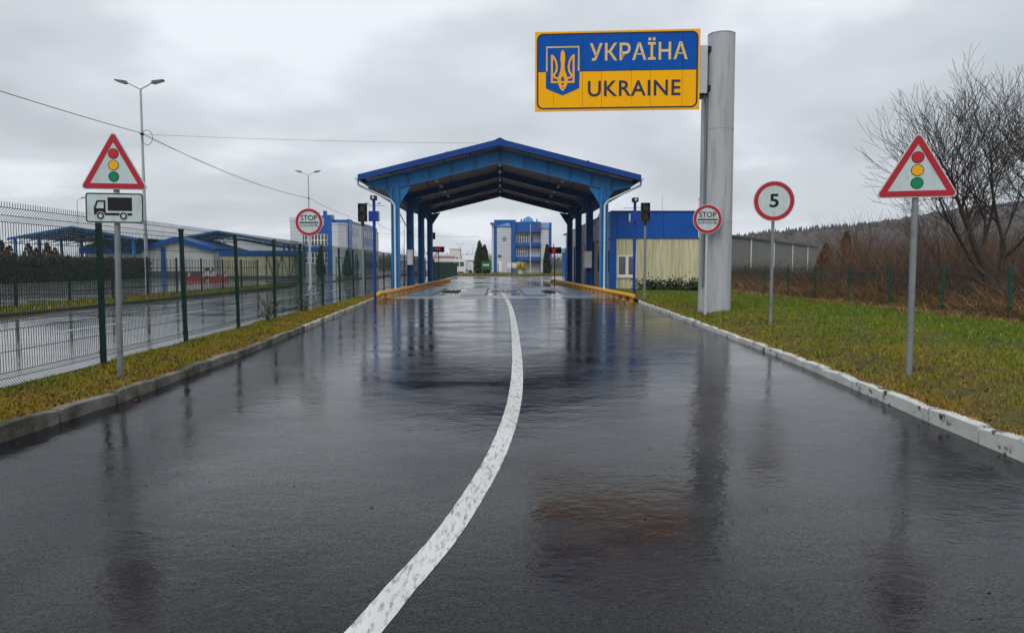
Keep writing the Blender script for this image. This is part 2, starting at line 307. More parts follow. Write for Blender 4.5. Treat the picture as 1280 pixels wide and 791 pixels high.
# road level: level beyond 13 m, falling gently towards the camera
def g(y, s=0.023): return 0.0 if y >= 13 else (-s * (13 - y) ** 2 / 12 if y > 7 else -s * (10 - max(y, -14)))
def lerp(pts, y):
    if y <= pts[0][0]: return pts[0][1]
    for (a, b), (c, d) in zip(pts[:-1], pts[1:]):
        if y <= c: return b + (d - b) * (y - a) / (c - a)
    return pts[-1][1]
KR = [(-14, 4.75), (6.3, 4.62), (8, 4.67), (12, 4.95), (17.6, 5.29), (24, 5.62), (31.7, 6.03), (33.2, 6.2)]
KL = [(-14, -5.1), (7.2, -4.86), (9, -4.66), (13.3, -4.69), (21, -5.1), (28, -5.5), (34.8, -5.94), (36, -6.1)]
FL = [(-14, -5.9), (11.4, -6.1), (25, -6.55), (40, -6.85), (70, -7.0), (125, -7.4)]     # left fence line
YS = [-14, -10, -6, -3, 0, 1, 2, 3, 4, 5, 6, 7, 8, 9, 10, 11, 12, 13, 15, 18, 21, 24, 27, 30, 33, 35, 37]

# ------------------------------------------------------------------ ground, roads, verges
def grid_sheet(name, xs_of_y, ys, z, m_):
    mb = MB(); rows = [[(x, y, z(x, y)) for x in xs_of_y(y)] for y in ys]; n = len(rows[0])
    mb.v = [p for r_ in rows for p in r_]
    mb.f = [(i * n + k, i * n + k + 1, (i + 1) * n + k + 1, (i + 1) * n + k) for i in range(len(rows) - 1) for k in range(n - 1)]; mb.mi = [0] * len(mb.f)
    me = bpy.data.meshes.new(name); me.from_pydata(mb.v, [], mb.f); me.materials.append(M[m_]); return link(name, me)
gx = [-1250, -800, -200, -60, -20, 20, 60, 200, 800, 1250]
gy = [-400, -100, -14, 0, 7, 10, 13, 20, 60, 150, 300, 600, 1080]
T(grid_sheet('ground', lambda y: gx, gy, lambda x, y: g(y) - 0.08, 'earth'), 'dull earth and grass ground stretching to the horizon', 'ground', kind='structure')
def rx(y):
    a = lerp(KL, y); b = lerp(KR, y); return [a + (b - a) * k / 8 for k in range(9)]
T(grid_sheet('road', rx, YS, lambda x, y: g(y), 'asphalt'), 'dark rain-wet asphalt carriageway running up to the blue canopy', 'road', kind='structure')
yard = MB().extz([(-7.2, 37), (7.2, 37), (7.2, 76), (17, 82), (17, 117), (-16, 117), (-16, 100), (-6.6, 92), (-7.2, 76)], -0.2, 0.006).build('concrete_yard', 'concrete_wet')
T(yard, 'pale wet concrete apron under and behind the canopy', 'pavement', kind='structure')
sr = MB().box(-16.0, -6.0, -14, 200, -0.6, -0.004).build('side_road', 'asphalt2'); T(sr, 'wet grey truck road behind the left mesh fence', 'road', kind='structure')
ly = MB().box(-43.4, -18.4, -10, 200, -0.5, -0.006).build('lorry_yard', 'asphalt2'); T(ly, 'wide wet paved yard beyond the planted median', 'pavement', kind='structure')
ly2 = MB().box(-90, -43.4, 96, 200, -0.5, -0.010).build('back_yard', 'asphalt2'); T(ly2, 'paved yard around the far white and blue sheds', 'pavement', kind='structure')

def ss(a, b, x): t = min(1, max(0, (x - a) / (b - a))); return t * t * (3 - 2 * t)
def h_left(x, y): return 0.10 + 0.03 * ss(0.0, 0.5, lerp(KL, y) - 0.15 - x) + 0.012 * math.sin(3.1 * x + 1.7 * y)
def h_right(x, y):
    e_ = x - lerp(KR, y) - 0.15; far = 1 - 0.5 * ss(26, 40, y)
    return 0.10 + 0.18 * far * ss(0, 1.1, e_) - 0.16 * far * ss(9.0, 14.5, x) + 0.02 * math.sin(1.1 * x + 0.7 * y) * ss(0, 0.8, e_)
vys = [-14 + 1.0 * k for k in range(0, 51)]
T(grid_sheet('grass_verge', lambda y: [lerp(KL, y) - 0.14 + (lerp(FL, y) - 0.12 - lerp(KL, y) + 0.14) * k / 5 for k in range(6)], vys, h_left, 'soil'),
  'narrow grass strip between the left kerb and the mesh fence', 'verge', kind='structure')
T(grid_sheet('grass_bank', lambda y: [lerp(KR, y) + 0.14 + (30 - lerp(KR, y)) * (k / 24) ** 1.8 for k in range(25)], [-14 + 1.0 * k for k in range(0, 64)], h_right, 'soil'),
  'broad grassy bank on the right side of the road', 'verge', kind='structure')
T(MB().box(-18.4, -15.85, -10, 56, -0.4, 0.12).build('median_strip', 'soil'), 'earth median strip between the truck road and the lorry yard', 'verge', kind='structure')
T(MB().box(-18.4, -15.85, 92, 200, -0.4, 0.12).build('median_strip', 'soil'), 'far earth median strip beyond the green gates', 'verge', kind='structure')
T(MB().box(-18, 20, 117.4, 150, -0.3, 0.15).build('office_lawn', 'soil'), 'strip of lawn in front of the central office block', 'lawn', kind='structure')

# kerbs: every stone is a piece of its kerb
def stone_mesh(name, m_, chip):
    r_ = random.Random(chip); b = 0.022 + 0.012 * r_.random()
    prof = [(-0.075, -0.32), (0.075, -0.32), (0.075, -0.012), (0.06, 0), (-0.075 + b, 0), (-0.075, -b)]
    mb = MB(); xs = [-0.483, -0.2, 0.12, 0.485]; rows = []
    for x in xs:
        c = 0.0 if abs(x) < 0.3 else r_.uniform(0, 0.022)
        rows.append([(x, y + r_.uniform(-0.003, 0.003), z - c + r_.uniform(-0.003, 0.003)) for y, z in prof])
    n = len(prof); vs = [p for r2 in rows for p in r2]
    fs = [(i * n + k, i * n + (k + 1) % n, (i + 1) * n + (k + 1) % n, (i + 1) * n + k) for i in range(3) for k in range(n)] + [tuple(range(n)), tuple(range(3 * n, 4 * n))]
    mb.add(vs, fs); return mb.mesh(name, m_)
def kerb(name, label, line, y0, y1, top, side, mats_of_y, base_m='kerb_dark'):
    root = T(link(name, None), label, 'kerb', kind='structure')
    variants = {}
    y = y0; i = 0
    while y < y1:
        x = lerp(line, y); x2 = lerp(line, y + 1.0); L_ = math.hypot(x2 - x, 1.0); m_ = mats_of_y(y + .5); key = (m_, i % 4)
        if key not in variants: variants[key] = stone_mesh('kerb_stone', m_, hash(m_) % 97 + i % 4)
        o = link('kerb_stone', variants[key], root); r_ = random.Random(i * 13 + int(y1))
        o.location = ((x + x2) / 2 + side * 0.075, y + 0.5, top + r_.uniform(-0.014, 0.010))
        a = math.atan2(1.0, x2 - x)
        if side < 0: a += math.pi
        # local -y faces the carriageway
        o.rotation_euler = (r_.uniform(-0.05, 0.05), r_.uniform(-0.010, 0.010), a + (math.pi if False else 0) + r_.uniform(-0.014, 0.014))
        o.scale = (L_, 1, 1)
        y += 1.0; i += 1
    return root
kerb('kerb', 'whitewashed peeling concrete kerb along the right grass bank', KR, -13, 33, 0.115, 1, lambda y: 'kerb_white')
kerb('kerb', 'grey cracked concrete kerb along the left grass strip', KL, -13, 36, 0.125, -1, lambda y: 'kerb' if y < 19 else 'kerb_pale')
EDGE = [(a, b - 0.13) for a, b in FL]
kerb('edging', 'pale concrete edging at the foot of the left mesh fence', EDGE, 4, 44, 0.10, -1, lambda y: 'kerb_pale')
kerb('kerb', 'dark mossy kerb of the median beside the truck road', [(-14, -15.85), (200, -15.85)], 14, 56, 0.13, -1, lambda y: 'kerb_dark')

# road markings
LINE = [(3.0, -0.86), (3.53, -0.675), (3.96, -0.565), (4.56, -0.40), (5.38, -0.235), (6.55, -0.05), (7.5, 0.055), (8.37, 0.13), (9.76, 0.21), (11.74, 0.275), (15, 0.33), (20.7, 0.39), (29.9, 0.405), (38, 0.29), (45, 0.12), (52, -0.02)]
def smooth_line(y):
    ks = LINE; i = max(1, min(len(ks) - 3, sum(1 for a, _ in ks if a <= y) - 1)); p = ks[i - 1:i + 3]
    w = 0
    for j in range(4):
        t = p[j][1]
        for k in range(4):
            if k != j: t *= (y - p[k][0]) / (p[j][0] - p[k][0])
        w += t
    return w
mb = MB(); ys = list(np.concatenate([np.arange(0.5, 12, 0.06), np.arange(12, 36.9, 0.4)])); c_ = []
for y in ys:
    x = smooth_line(y) if y > 3.2 else smooth_line(3.2) + (y - 3.2) * 0.36
    d = (smooth_line(y + .1) - smooth_line(y - .1)) / .2 if y > 3.4 else 0.36
    nx, ny = 1 / math.hypot(1, d), -d / math.hypot(1, d); ja, jb = .088 + random.gauss(0, .0015), .088 + random.gauss(0, .0015); c_.append([(x - nx * ja, y - ny * ja), (x + nx * jb, y + ny * jb)])
mb.v = [(x, y, g(y) + 0.004) for pr in c_ for x, y in pr]; mb.f = [(2 * i, 2 * i + 1, 2 * i + 3, 2 * i + 2) for i in range(len(ys) - 1)]; mb.mi = [0] * len(mb.f)
wl_ = mb.build('lane_line', 'line'); T(wl_, 'curving solid white line down the middle of the wet road', 'road marking', kind='structure')
mb = MB(); ys = list(np.arange(37.05, 52, 0.8))
mb.v = [q for y in ys for q in ((smooth_line(y) - .1, y, 0.011), (smooth_line(y) + .1, y, 0.011))]; mb.f = [(2 * i, 2 * i + 1, 2 * i + 3, 2 * i + 2) for i in range(len(ys) - 1)]; mb.mi = [0] * len(mb.f)
T(mb.build('lane_line', 'line'), 'white lane line continuing over the concrete under the canopy', 'road marking', kind='structure')
for i, y in enumerate((12.6, 18.4, 24.2, 30, 35.8, 41.6, 47.4, 53.2, 59, 64.8)):
    d = MB().add([(-11.08, y, 0.0), (-10.92, y, 0.0), (-10.92, y + 3.6, 0.0), (-11.08, y + 3.6, 0.0)], [(0, 1, 2, 3)]).build('lane_dash', 'line')
    T(d, 'white dash on the truck road behind the left fence', 'road marking', 'dashes of the truck road centre line', kind='structure')
T(MB().add([(-43.2, 50, 0.002), (-42.95, 50, 0.002), (-42.95, 95, 0.002), (-43.2, 95, 0.002)], [(0, 1, 2, 3)]).build('edge_line', 'line'), 'white edge line in front of the dark hedge', 'road marking', kind='structure')

# grass (uncountable): blades over the verges
def grass(name, label, n, sampler, hfun, hscale, wscale, pal):
    P = sampler(n); P = np.concatenate([P, np.array([[hfun(x, y)] for x, y in P])], 1); P[:, 2] -= 0.006
    keep = rng.uniform(0, 1, len(P)) < np.clip(1.05 + 0.9 * sn(P[:, 0], P[:, 1], 2.3, 5), 0.18, 1); P = P[keep]
    n = len(P); d = np.hypot(P[:, 0], P[:, 1])
    H = hscale * rng.uniform(0.5, 1.25, n) * (1 + 0.6 * sn(P[:, 0], P[:, 1], 1.9, 2)) * np.where(rng.uniform(0, 1, n) < .03, 1.9, 1); Wd = wscale * rng.uniform(0.7, 1.3, n) * np.clip(d / 9, 0.8, 3.0)
    a = rng.uniform(0, 2 * np.pi, n); l = rng.uniform(0.2, 1.3, n); lean = np.stack([np.cos(a) * l, np.sin(a) * l], 1)
    tint = pal(P[:, 0], P[:, 1], n)
    V, F, C = blades(P, H, Wd, lean, tint)
    return T(link(name, np_mesh(name, V, F, 'grass', C)), label, 'grass', kind='stuff')
GREEN = np.array([0.115, 0.185, 0.012]); OLIVE = np.array([0.25, 0.235, 0.018]); RUST = np.array([0.33, 0.20, 0.022]); STRAW = np.array([0.42, 0.33, 0.10]); DARK = np.array([0.03, 0.06, 0.014])
def mixpal(brown, n, straw=0.06):
    u = np.clip(brown + rng.normal(0, 0.22, n), 0, 1)[:, None]
    c = np.where(u < 0.5, GREEN + (OLIVE - GREEN) * u * 2, OLIVE + (RUST - OLIVE) * (u - 0.5) * 2)
    r_ = rng.uniform(0, 1, n)[:, None]; c = np.where(r_ < straw, STRAW, c); c = np.where(r_ > 0.9, DARK, c)
    return c * rng.uniform(0.75, 1.25, (n, 1))
def samp_right(n):
    u = rng.uniform(0, 1, n * 2); y = 5.5 * (46 / 5.5) ** (u ** 0.9); x = np.array([lerp(KR, q) for q in y]) + 0.07 + rng.uniform(0, 1, n * 2) ** 1.15 * 10.2
    ok = (x < 0.72 * y + 1.2) & ~((np.hypot(x - 6.7, y - 22.75) < 0.45)) & ~((y > 33) & (x < 6.7)) 
    return np.stack([x, y], 1)[ok][:n]
def pal_right(x, y, n):
    e_ = x - np.array([lerp(KR, q) for q in y]); return mixpal(0.46 - 0.10 * np.clip(e_ - 0.3, 0, 6) + 0.40 * np.exp(-e_ / 0.35) + 0.34 * sn(x, y, 0.75, 1) + np.where(y < 12, 0.12, -0.12) - 0.15 * np.clip((y - 14) / 10, 0, 1), n)
grass('bank_grass', 'wet green and russet grass on the right bank', 170000, samp_right, h_right, 0.058, 0.005, pal_right)
def samp_left(n):
    u = rng.uniform(0, 1, n); y = 6.2 * (40 / 6.2) ** u; a = np.array([lerp(KL, q) for q in y]) - 0.085; b = np.array([lerp(FL, q) for q in y]) - 0.08
    return np.stack([a + (b - a) * rng.uniform(0, 1, n), y], 1)
def pal_left(x, y, n):
    e_ = np.array([lerp(KL, q) for q in y]) - x; return mixpal(0.60 + 0.35 * np.exp(-e_ / 0.25) - 0.28 * np.clip(e_ - 0.7, 0, 1) + 0.35 * sn(x, y, 1.1, 4), n, 0.1)
grass('strip_grass', 'short olive and brown grass along the left kerb', 85000, samp_left, h_left, 0.052, 0.005, pal_left)
grass('median_grass', 'rough grass on the median behind the left fence', 12000, lambda n: np.stack([rng.uniform(-18.3, -16.05, n), rng.uniform(16, 56, n)], 1), lambda x, y: 0.12, 0.13, 0.008, lambda x, y, n: mixpal(0.45 + 0.4 * sn(x, y, .5), n))
grass('lawn_grass', 'rough grass before the central office block', 5000, lambda n: np.stack([rng.uniform(-16, 18, n), rng.uniform(117.5, 149, n)], 1), lambda x, y: 0.15, 0.22, 0.02, lambda x, y, n: mixpal(0.45 + 0 * x, n))

n = 5200; u = rng.uniform(0, 1, n); ly_ = 6 * (30 / 6) ** u; sd_ = rng.uniform(0, 1, n) < .55
lx_ = np.where(sd_, np.array([lerp(KL, q) for q in ly_]) - .1 - rng.uniform(0, 1.1, n) ** 1.5, np.array([lerp(KR, q) for q in ly_]) + .1 + rng.uniform(0, 1, n) ** 2 * 2.6)
lz_ = np.array([(h_left if q else h_right)(a, b) for a, b, q in zip(lx_, ly_, sd_)]) + rng.uniform(.015, .045, n)
a_ = rng.uniform(0, 6.283, n); sz_ = rng.uniform(.012, .03, n); ca, sa = np.cos(a_) * sz_, np.sin(a_) * sz_; up_ = rng.normal(0, .012, (n, 2))
LP = np.stack([lx_, ly_, lz_], 1); V = np.stack([LP + np.stack([ca, sa, up_[:, 0]], 1), LP + np.stack([-sa * .6, ca * .6, up_[:, 1]], 1), LP - np.stack([ca, sa, up_[:, 0]], 1), LP + np.stack([sa * .6, -ca * .6, -up_[:, 1]], 1)], 1).reshape(-1, 3)
T(link('fallen_leaves', np_mesh('fallen_leaves', V, np.arange(4 * n).reshape(n, 4), 'grass', np.repeat(np.array([[.20, .10, .03]]) * rng.uniform(.35, 1.5, (n, 1)), 4, 0))), 'brown fallen leaves scattered in the verge grass', 'leaves', kind='stuff')
n = 90; gx_ = rng.uniform(-4.3, 4.3, n); gy_ = 3.4 * (26 / 3.4) ** rng.uniform(0, 1, n); a_ = rng.uniform(0, 6.283, n); sz_ = rng.uniform(.006, .02, n); ca, sa = np.cos(a_) * sz_, np.sin(a_) * sz_
LP = np.stack([gx_, gy_, np.array([g(q) for q in gy_]) + .006], 1); z0_ = np.zeros(n); V = np.stack([LP + np.stack([ca, sa, z0_], 1), LP + np.stack([-sa * .6, ca * .6, z0_ + .006], 1), LP - np.stack([ca, sa, z0_], 1), LP + np.stack([sa * .6, -ca * .6, z0_ + .004], 1)], 1).reshape(-1, 3)
T(link('road_grit', np_mesh('road_grit', V, np.arange(4 * n).reshape(n, 4), 'grass', np.repeat(np.array([[.06, .04, .03]]) * rng.uniform(.2, 2.5, (n, 1)), 4, 0))), 'tiny leaf scraps and grit scattered on the wet road', 'grit', kind='stuff')

# ------------------------------------------------------------------ road signs
def post(parent, h, r=0.038, m_='galv', n=14): return MB().tube((0, 0, -0.3), (0, 0, h), r, r, n).build('post', m_, parent, smooth=True)
def tri(side, cz_bottom):
    h = side * 0.8660; return [(-side / 2, cz_bottom), (side / 2, cz_bottom), (0, cz_bottom + h)]
def inset_tri(side, zb, d):
    k = d * 2 * math.sqrt(3); return tri(side - k, zb + d)
def triangle_plate(root, side, zb, yaw=0):
    e_ = bpy.data.objects.new('triangle_plate', None)
    pl = MB().extr(rounded(tri(side, zb), 0.045 * side), -0.0650, -0.045).build('triangle_plate', 'white', root)
    pl.rotation_euler = (0, 0, R(yaw))
    MB().ring(rounded(inset_tri(side, zb, 0.013 * side), 0.038 * side), rounded(inset_tri(side, zb, 0.088 * side), 0.004 * side), -0.0690, -0.0650).build('red_border', 'red', pl)
    h = side * 0.866
    for k, (mm, f) in enumerate((('red_lens', 0.60), ('amber', 0.408), ('green', 0.216))):
        MB().extr(circle(0, zb + f * h, 0.077 * side), -0.0680, -0.0650).build('disc_rim', 'black', pl)
        MB().extr(circle(0, zb + f * h, 0.068 * side), -0.0710, -0.0680).build('disc', mm, pl)
    for z in (zb + 0.12 * h, zb + 0.55 * h): MB().box(-0.06, 0.06, -0.044, 0.050, z - 0.02, z + 0.02).build('clamp', 'galv', pl)
    return pl
t = thing('road_sign', 'triangular traffic-light warning sign with a lorry plate beneath, left of the road', 'road sign', (-5.2, 10.13, 0.12))
t.rotation_euler = (0, R(0.9), 0)
post(t, 3.2); triangle_plate(t, 0.91, 2.545)
P_ = MB().extr(rounded([(-0.385, 2.10), (0.385, 2.10), (0.385, 2.50), (-0.385, 2.50)], 0.04), -0.0650, -0.045).build('lorry_plate', 'white', t)
MB().ring(rounded([(-0.380, 2.105), (0.380, 2.105), (0.380, 2.495), (-0.380, 2.495)], 0.036), rounded([(-0.366, 2.119), (0.366, 2.119), (0.366, 2.481), (-0.366, 2.481)], 0.026), -0.0680, -0.0650).build('plate_rim', 'black', P_)
s_ = lambda x, z: (-0.385 + x * 0.77 / 265, 2.50 - z * 0.40 / 135)     # plate drawing units
MB().extr([s_(*p) for p in ((102, 20), (213, 20), (213, 80), (102, 80))], -0.0690, -0.0650).build('lorry_cargo', 'black', P_)
cab = MB(); cab.ring([s_(*p) for p in ((40, 98), (38, 70), (52, 34), (92, 34), (92, 98))], [s_(*p) for p in ((46, 70), (47, 68), (57, 41), (84, 41), (84, 70))], -0.0690, -0.0650); cab.extr([s_(*p) for p in ((46, 71), (84, 71), (90, 97), (42, 97))], -0.0685, -0.0650); cab.build('lorry_cab', 'black', P_)
MB().extr([s_(*p) for p in ((90, 90), (213, 90), (213, 101), (90, 101))], -0.0685, -0.0650).build('lorry_chassis', 'black', P_)
for wx in (69, 174):
    c = s_(wx, 103); MB().extr(circle(c[0], c[1], 0.056, 28), -0.0695, -0.0650).build('wheel_surround', 'white', P_)
    MB().ring(circle(c[0], c[1], 0.048, 28), circle(c[0], c[1], 0.028, 28), -0.0720, -0.0695).build('lorry_wheel', 'black', P_)
t = thing('road_sign', 'triangular traffic-light warning sign on a single post on the right bank', 'road sign', (5.48, 9.75, 0.26))
post(t, 2.9, 0.040); triangle_plate(t, 1.0, 2.28, -17)
def round_sign(label, loc, dia, zc, post_m='galv', r=0.036, yaw=0):
    t = thing('road_sign', label, 'road sign', loc); post(t, zc + dia * 0.4, r, post_m)
    pl = MB().extr(circle(0, zc, dia / 2, 48), -0.0650, -0.045).build('round_plate', 'white', t); pl.rotation_euler = (0, 0, R(yaw))
    MB().ring(circle(0, zc, dia * 0.482, 48), circle(0, zc, dia * 0.385, 48), -0.0690, -0.0650).build('red_border', 'red', pl)
    return pl
p = round_sign('round red-bordered speed limit sign reading 5 on the right bank', (6.36, 17.23, 0.26), 0.93, 2.88, yaw=-8)
lettering('number', '5', -0.105, 2.88 - 0.145, 0.21, 0.31, -0.0710, 'black', p, 0.02)
for lab, loc, dia, zc, yw in (('round STOP control sign on a pale post by the left mesh fence', (-6.35, 24.9, 0.10), 0.92, 2.99, 0), ('round STOP control sign in front of the thick grey sign pole', (6.19, 22.15, 0.20), 0.87, 2.83, 0)):
    p = round_sign(lab, loc, dia, zc, 'galv_light', 0.04, yw)
    lettering('stop_word', 'STOP', -0.295 * dia, zc + 0.06 * dia, 0.59 * dia, 0.19 * dia, -0.0710, 'black', p, 0.012)
    MB().extr([(-0.345 * dia, zc - 0.035 * dia), (0.345 * dia, zc - 0.035 * dia), (0.345 * dia, zc + 0.01 * dia), (-0.345 * dia, zc + 0.01 * dia)], -0.0690, -0.0650).build('divider_bar', 'black', p)
    lettering('control_word', 'КОНТРОЛЬ', -0.325 * dia, zc - 0.165 * dia, 0.65 * dia, 0.095 * dia, -0.0710, 'black', p, 0.006)

# ------------------------------------------------------------------ national border board on its pole
t = thing('border_sign', 'blue and yellow УКРАЇНА UKRAINE board cantilevered from a thick grey pole', 'border sign', (6.70, 22.75, 0.10))
mb = MB(); n = 48
mb.tube((0, 0, -0.3), (0, 0, 8.47), 0.425, 0.405, n); mb.build('pole', 'pole_grey', t, smooth=True)
MB().tube((0, 0, 8.47), (0, 0, 8.50), 0.41, 0.41, 32).build('pole_cap', 'galv', t, smooth=True)
MB().box(-0.50, -0.30, 0.05, 0.30, -0.2, 6.95).build('rear_post', 'pole_grey', t)
MB().tube((0, 0, 0.08), (0, 0, 0.13), .56, .56, 32).build('base_flange', 'galv', t, smooth=True)
for k in range(10): MB().tube((.50 * math.cos(k * .628), .50 * math.sin(k * .628), .13), (.50 * math.cos(k * .628), .50 * math.sin(k * .628), .19), .022, .022, 6).build('anchor_bolt', 'galv', t)
for z in (2.85, 5.65): MB().tube((0, 0, z), (0, 0, z + .012), .4245 - .0024 * z + .004, .4245 - .0024 * z + .004, 48, False).build('weld_seam', 'galv', t, smooth=True)
MB().box(-0.455, -0.436, -0.10, 0.05, 0.9, 6.6).build('cable_duct', 'galv', t)
MB().box(-0.80, -0.47, -0.22, 0.18, 6.72, 8.12).build('arm_box', 'galv_light', t)
for z in (6.80, 7.95): MB().box(-0.52, -0.30, -0.20, 0.16, z, z + 0.16).build('arm_bracket', 'tl', t)
MB().box(-0.85, -0.55, -0.16, 0.12, 6.60, 6.72).build('arm_foot', 'tl', t)
BW, BH = 4.95, 2.36
board = bpy.data.objects.new('board', None); COL.objects.link(board); board.parent = t
board.location = (-0.70, -0.24, 6.24); board.rotation_euler = (0, 0, R(-4.8))
# board local: x from -BW to 0, z 0..BH, front at y=0
fr = [0, .115, .292, .408, .588, .705, .895, 1.0]
for a, b in zip(fr[:-1], fr[1:]):
    x0 = -BW + BW * a + 0.004; x1 = -BW + BW * b - 0.004; mb = MB()
    mb.add([(x0, 0, 0), (x1, 0, 0), (x1, 0, BH / 2), (x0, 0, BH / 2), (x0, .05, 0), (x1, .05, 0), (x1, .05, BH / 2), (x0, .05, BH / 2)], [(0, 1, 2, 3), (5, 4, 7, 6), (1, 0, 4, 5), (0, 3, 7, 4), (1, 5, 6, 2)])
    mb.cur = 1
    mb.add([(x0, 0, BH / 2), (x1, 0, BH / 2), (x1, 0, BH), (x0, 0, BH), (x0, .05, BH / 2), (x1, .05, BH / 2), (x1, .05, BH), (x0, .05, BH)], [(0, 1, 2, 3), (5, 4, 7, 6), (3, 2, 6, 7), (0, 3, 7, 4), (1, 5, 6, 2)])
    mb.build('board_panel', ['uk_yellow', 'uk_blue'], board)
MB().box(-BW + 0.02, -0.02, 0.052, 0.16, 0.06, BH - 0.06).build('back_frame', 'galv', board)
bx_ = lambda u: -BW + BW * u
bz = lambda v: BH * (1 - v)
o0 = rounded([(bx_(.012), .055), (bx_(.988), .055), (bx_(.988), BH - .055), (bx_(.012), BH - .055)], .19, 6)
o1 = rounded([(bx_(.022), .10), (bx_(.978), .10), (bx_(.978), BH - .10), (bx_(.022), BH - .10)], .15, 6)
MB().ring(o0, o1, -0.006, -0.0005).build('border_line', 'uk_navy', board)
def corner(cx, cz, sx, sz):
    pts = [(cx, cz)] + [(cx + sx * (.19 - .19 * math.sin(a)) , cz + sz * (.19 - .19 * math.cos(a))) for a in [math.pi / 2 * k / 6 for k in range(7)]]
    MB().extr(pts, -0.004, -0.0005).build('yellow_corner', 'uk_yellow', board)
for cx, sx in ((bx_(.012), 1), (bx_(.988), -1)): corner(cx, BH - .055, sx, -1)
for (a, b, c, d) in ((0.004, .012 * BW, 0, BH), (BW - .012 * BW, BW - 0.004, 0, BH)): MB().box(-BW + a, -BW + b, -0.003, -0.0005, c, d).build('yellow_edge', 'uk_yellow', board)
for (c, d) in ((BH - .055, BH),): MB().box(bx_(.0122), bx_(.9878), -0.003, -0.0005, c, d).build('yellow_edge', 'uk_yellow', board)
MB().box(bx_(.022), bx_(.978), -0.004, -0.0005, BH / 2 - .012, BH / 2 + .012).build('divider_line', 'uk_navy', board)
lettering('country_name_cyrillic', 'УКРАЇНА', bx_(.335), bz(.375), BW * .59, BH * .28, -0.007, 'uk_cream', board, 0.014, 1.08)
lettering('country_name_latin', 'UKRAINE', bx_(.325), bz(.825), BW * .56, BH * .20, -0.007, 'uk_navy', board, 0.014, 1.08)
# shield with trident: drawing units measured across the emblem (x 150..435, y 192..612)
ex = lambda x: bx_(.068 + (x - 150) / 285 * .205)
ez = lambda y: bz(.185 + (y - 192) / 420 * .615)
sh = MB().extr([(ex(x), ez(y)) for x, y in ((150, 192), (150, 550), (180, 566), (293, 614), (405, 566), (435, 550), (435, 192))], -0.008, -0.0005).build('shield', 'uk_blue', board)
def strip(name, pts, w, y, m_):
    pts = [Vector((ex(a), ez(b))) for a, b in pts]; L_ = []; Rr = []
    ww = w if isinstance(w, (list, tuple)) else [w] * len(pts)
    for i, q in enumerate(pts):
        d = (pts[min(i + 1, len(pts) - 1)] - pts[max(i - 1, 0)]).normalized(); nn = Vector((-d.y, d.x)) * ww[i] / 2; L_.append(q + nn); Rr.append(q - nn)
    mb = MB(); k = len(pts); vs = [(q.x, y, q.y) for q in L_ + Rr]
    mb.add(vs, [(i, i + 1, k + i + 1, k + i) for i in range(k - 1)]); return mb.build(name, m_, sh)
strip('shield_frame', [(157, 405), (157, 199), (428, 199), (428, 405)], .05, -0.0095, 'uk_cream')
yy = -0.0095; w0 = .058
def both(name, pts, w):
    global yy
    for mir in (0, 1):
        yy -= 0.0006; strip(name, [((586 - a) if mir else a, b) for a, b in pts], w, yy, 'uk_yellow')
both('trident_bar', [(201, 264), (201, 498)], w0)
both('trident_wing', [(198, 268), (218, 288), (236, 325), (243, 370), (238, 408), (222, 432), (214, 440), (228, 462), (252, 468), (272, 458), (284, 436), (290, 400), (291, 350)], w0)
both('trident_loop', [(286, 340), (282, 400), (268, 440), (257, 475), (262, 515), (276, 548), (293, 572)], w0 * .9)
both('trident_knot', [(293, 432), (312, 470), (316, 495), (306, 525), (293, 545)], w0 * .7)
yy -= .001; strip('trident_foot', [(192, 500), (394, 500)], w0, yy, 'uk_yellow')
yy -= .001; strip('trident_spear', [(293, 228), (293, 250), (293, 300), (293, 350), (293, 405)], [.05, .12, .14, .10, .13], yy, 'uk_yellow')

# ------------------------------------------------------------------ main canopy
can = thing('border_canopy', 'big blue steel gable canopy spanning the road ahead', 'canopy', (0.0, 45.0, 0.0))
zt = lambda x: 9.02 - 0.25 * abs(x)
FRM = [0.0, 7.3, 14.6, 22.0]
for fi, fy in enumerate(FRM):
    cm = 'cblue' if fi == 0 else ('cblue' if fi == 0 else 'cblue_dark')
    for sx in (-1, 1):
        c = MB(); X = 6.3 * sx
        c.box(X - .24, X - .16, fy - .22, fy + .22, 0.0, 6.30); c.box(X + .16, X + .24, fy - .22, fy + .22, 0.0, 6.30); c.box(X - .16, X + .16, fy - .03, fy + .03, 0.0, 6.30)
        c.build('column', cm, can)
        bp = MB().box(X - .38, X + .38, fy - .34, fy + .34, 0.0, 0.10).build('base_plate', cm, can)
        # tapered girder from the column to the ridge and the overhang to the eave
        gd = MB(); top = lambda x: zt(x) - 0.40
        a = [(0, top(0)), (sx * 8.0, top(8.0)), (sx * 8.0, top(8.0) - 0.22), (sx * 6.9, top(6.9) - 0.72), (sx * 6.3, top(6.3) - .76), (0, top(0) - 0.74)]
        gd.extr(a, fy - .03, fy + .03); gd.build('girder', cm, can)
        fl = MB()
        for (xa, xb, dz) in ((0.02, 5.95, -0.76), (0.02, 7.98, -0.0)):
            p0 = (sx * xa, top(xa) + dz); p1 = (sx * xb, top(xb) + dz); fl.extr([p0, p1, (p1[0], p1[1] - .05), (p0[0], p0[1] - .05)], fy - .17, fy + .17)
        fl.build('girder_flange', cm, can)
        for xs in (0.08, 1.45, 2.85, 4.2, 5.5, 6.75): MB().box(sx * xs - .025, sx * xs + .025, fy - .16, fy + .16, top(xs) - .74, top(xs) - .055).build('stiffener', 'cblue_dark', can)
        MB().extr([(sx * 6.06, 6.29), (sx * 5.35, 6.39), (sx * 6.06, 5.32)], fy - .05, fy + .05).build('haunch', cm, can)
        MB().extr([(sx * 6.54, 6.27), (sx * 7.0, 6.34), (sx * 6.54, 5.68)], fy - .045, fy + .045).build('haunch', cm, can)
FRONT, BACK = -1.1, 23.0
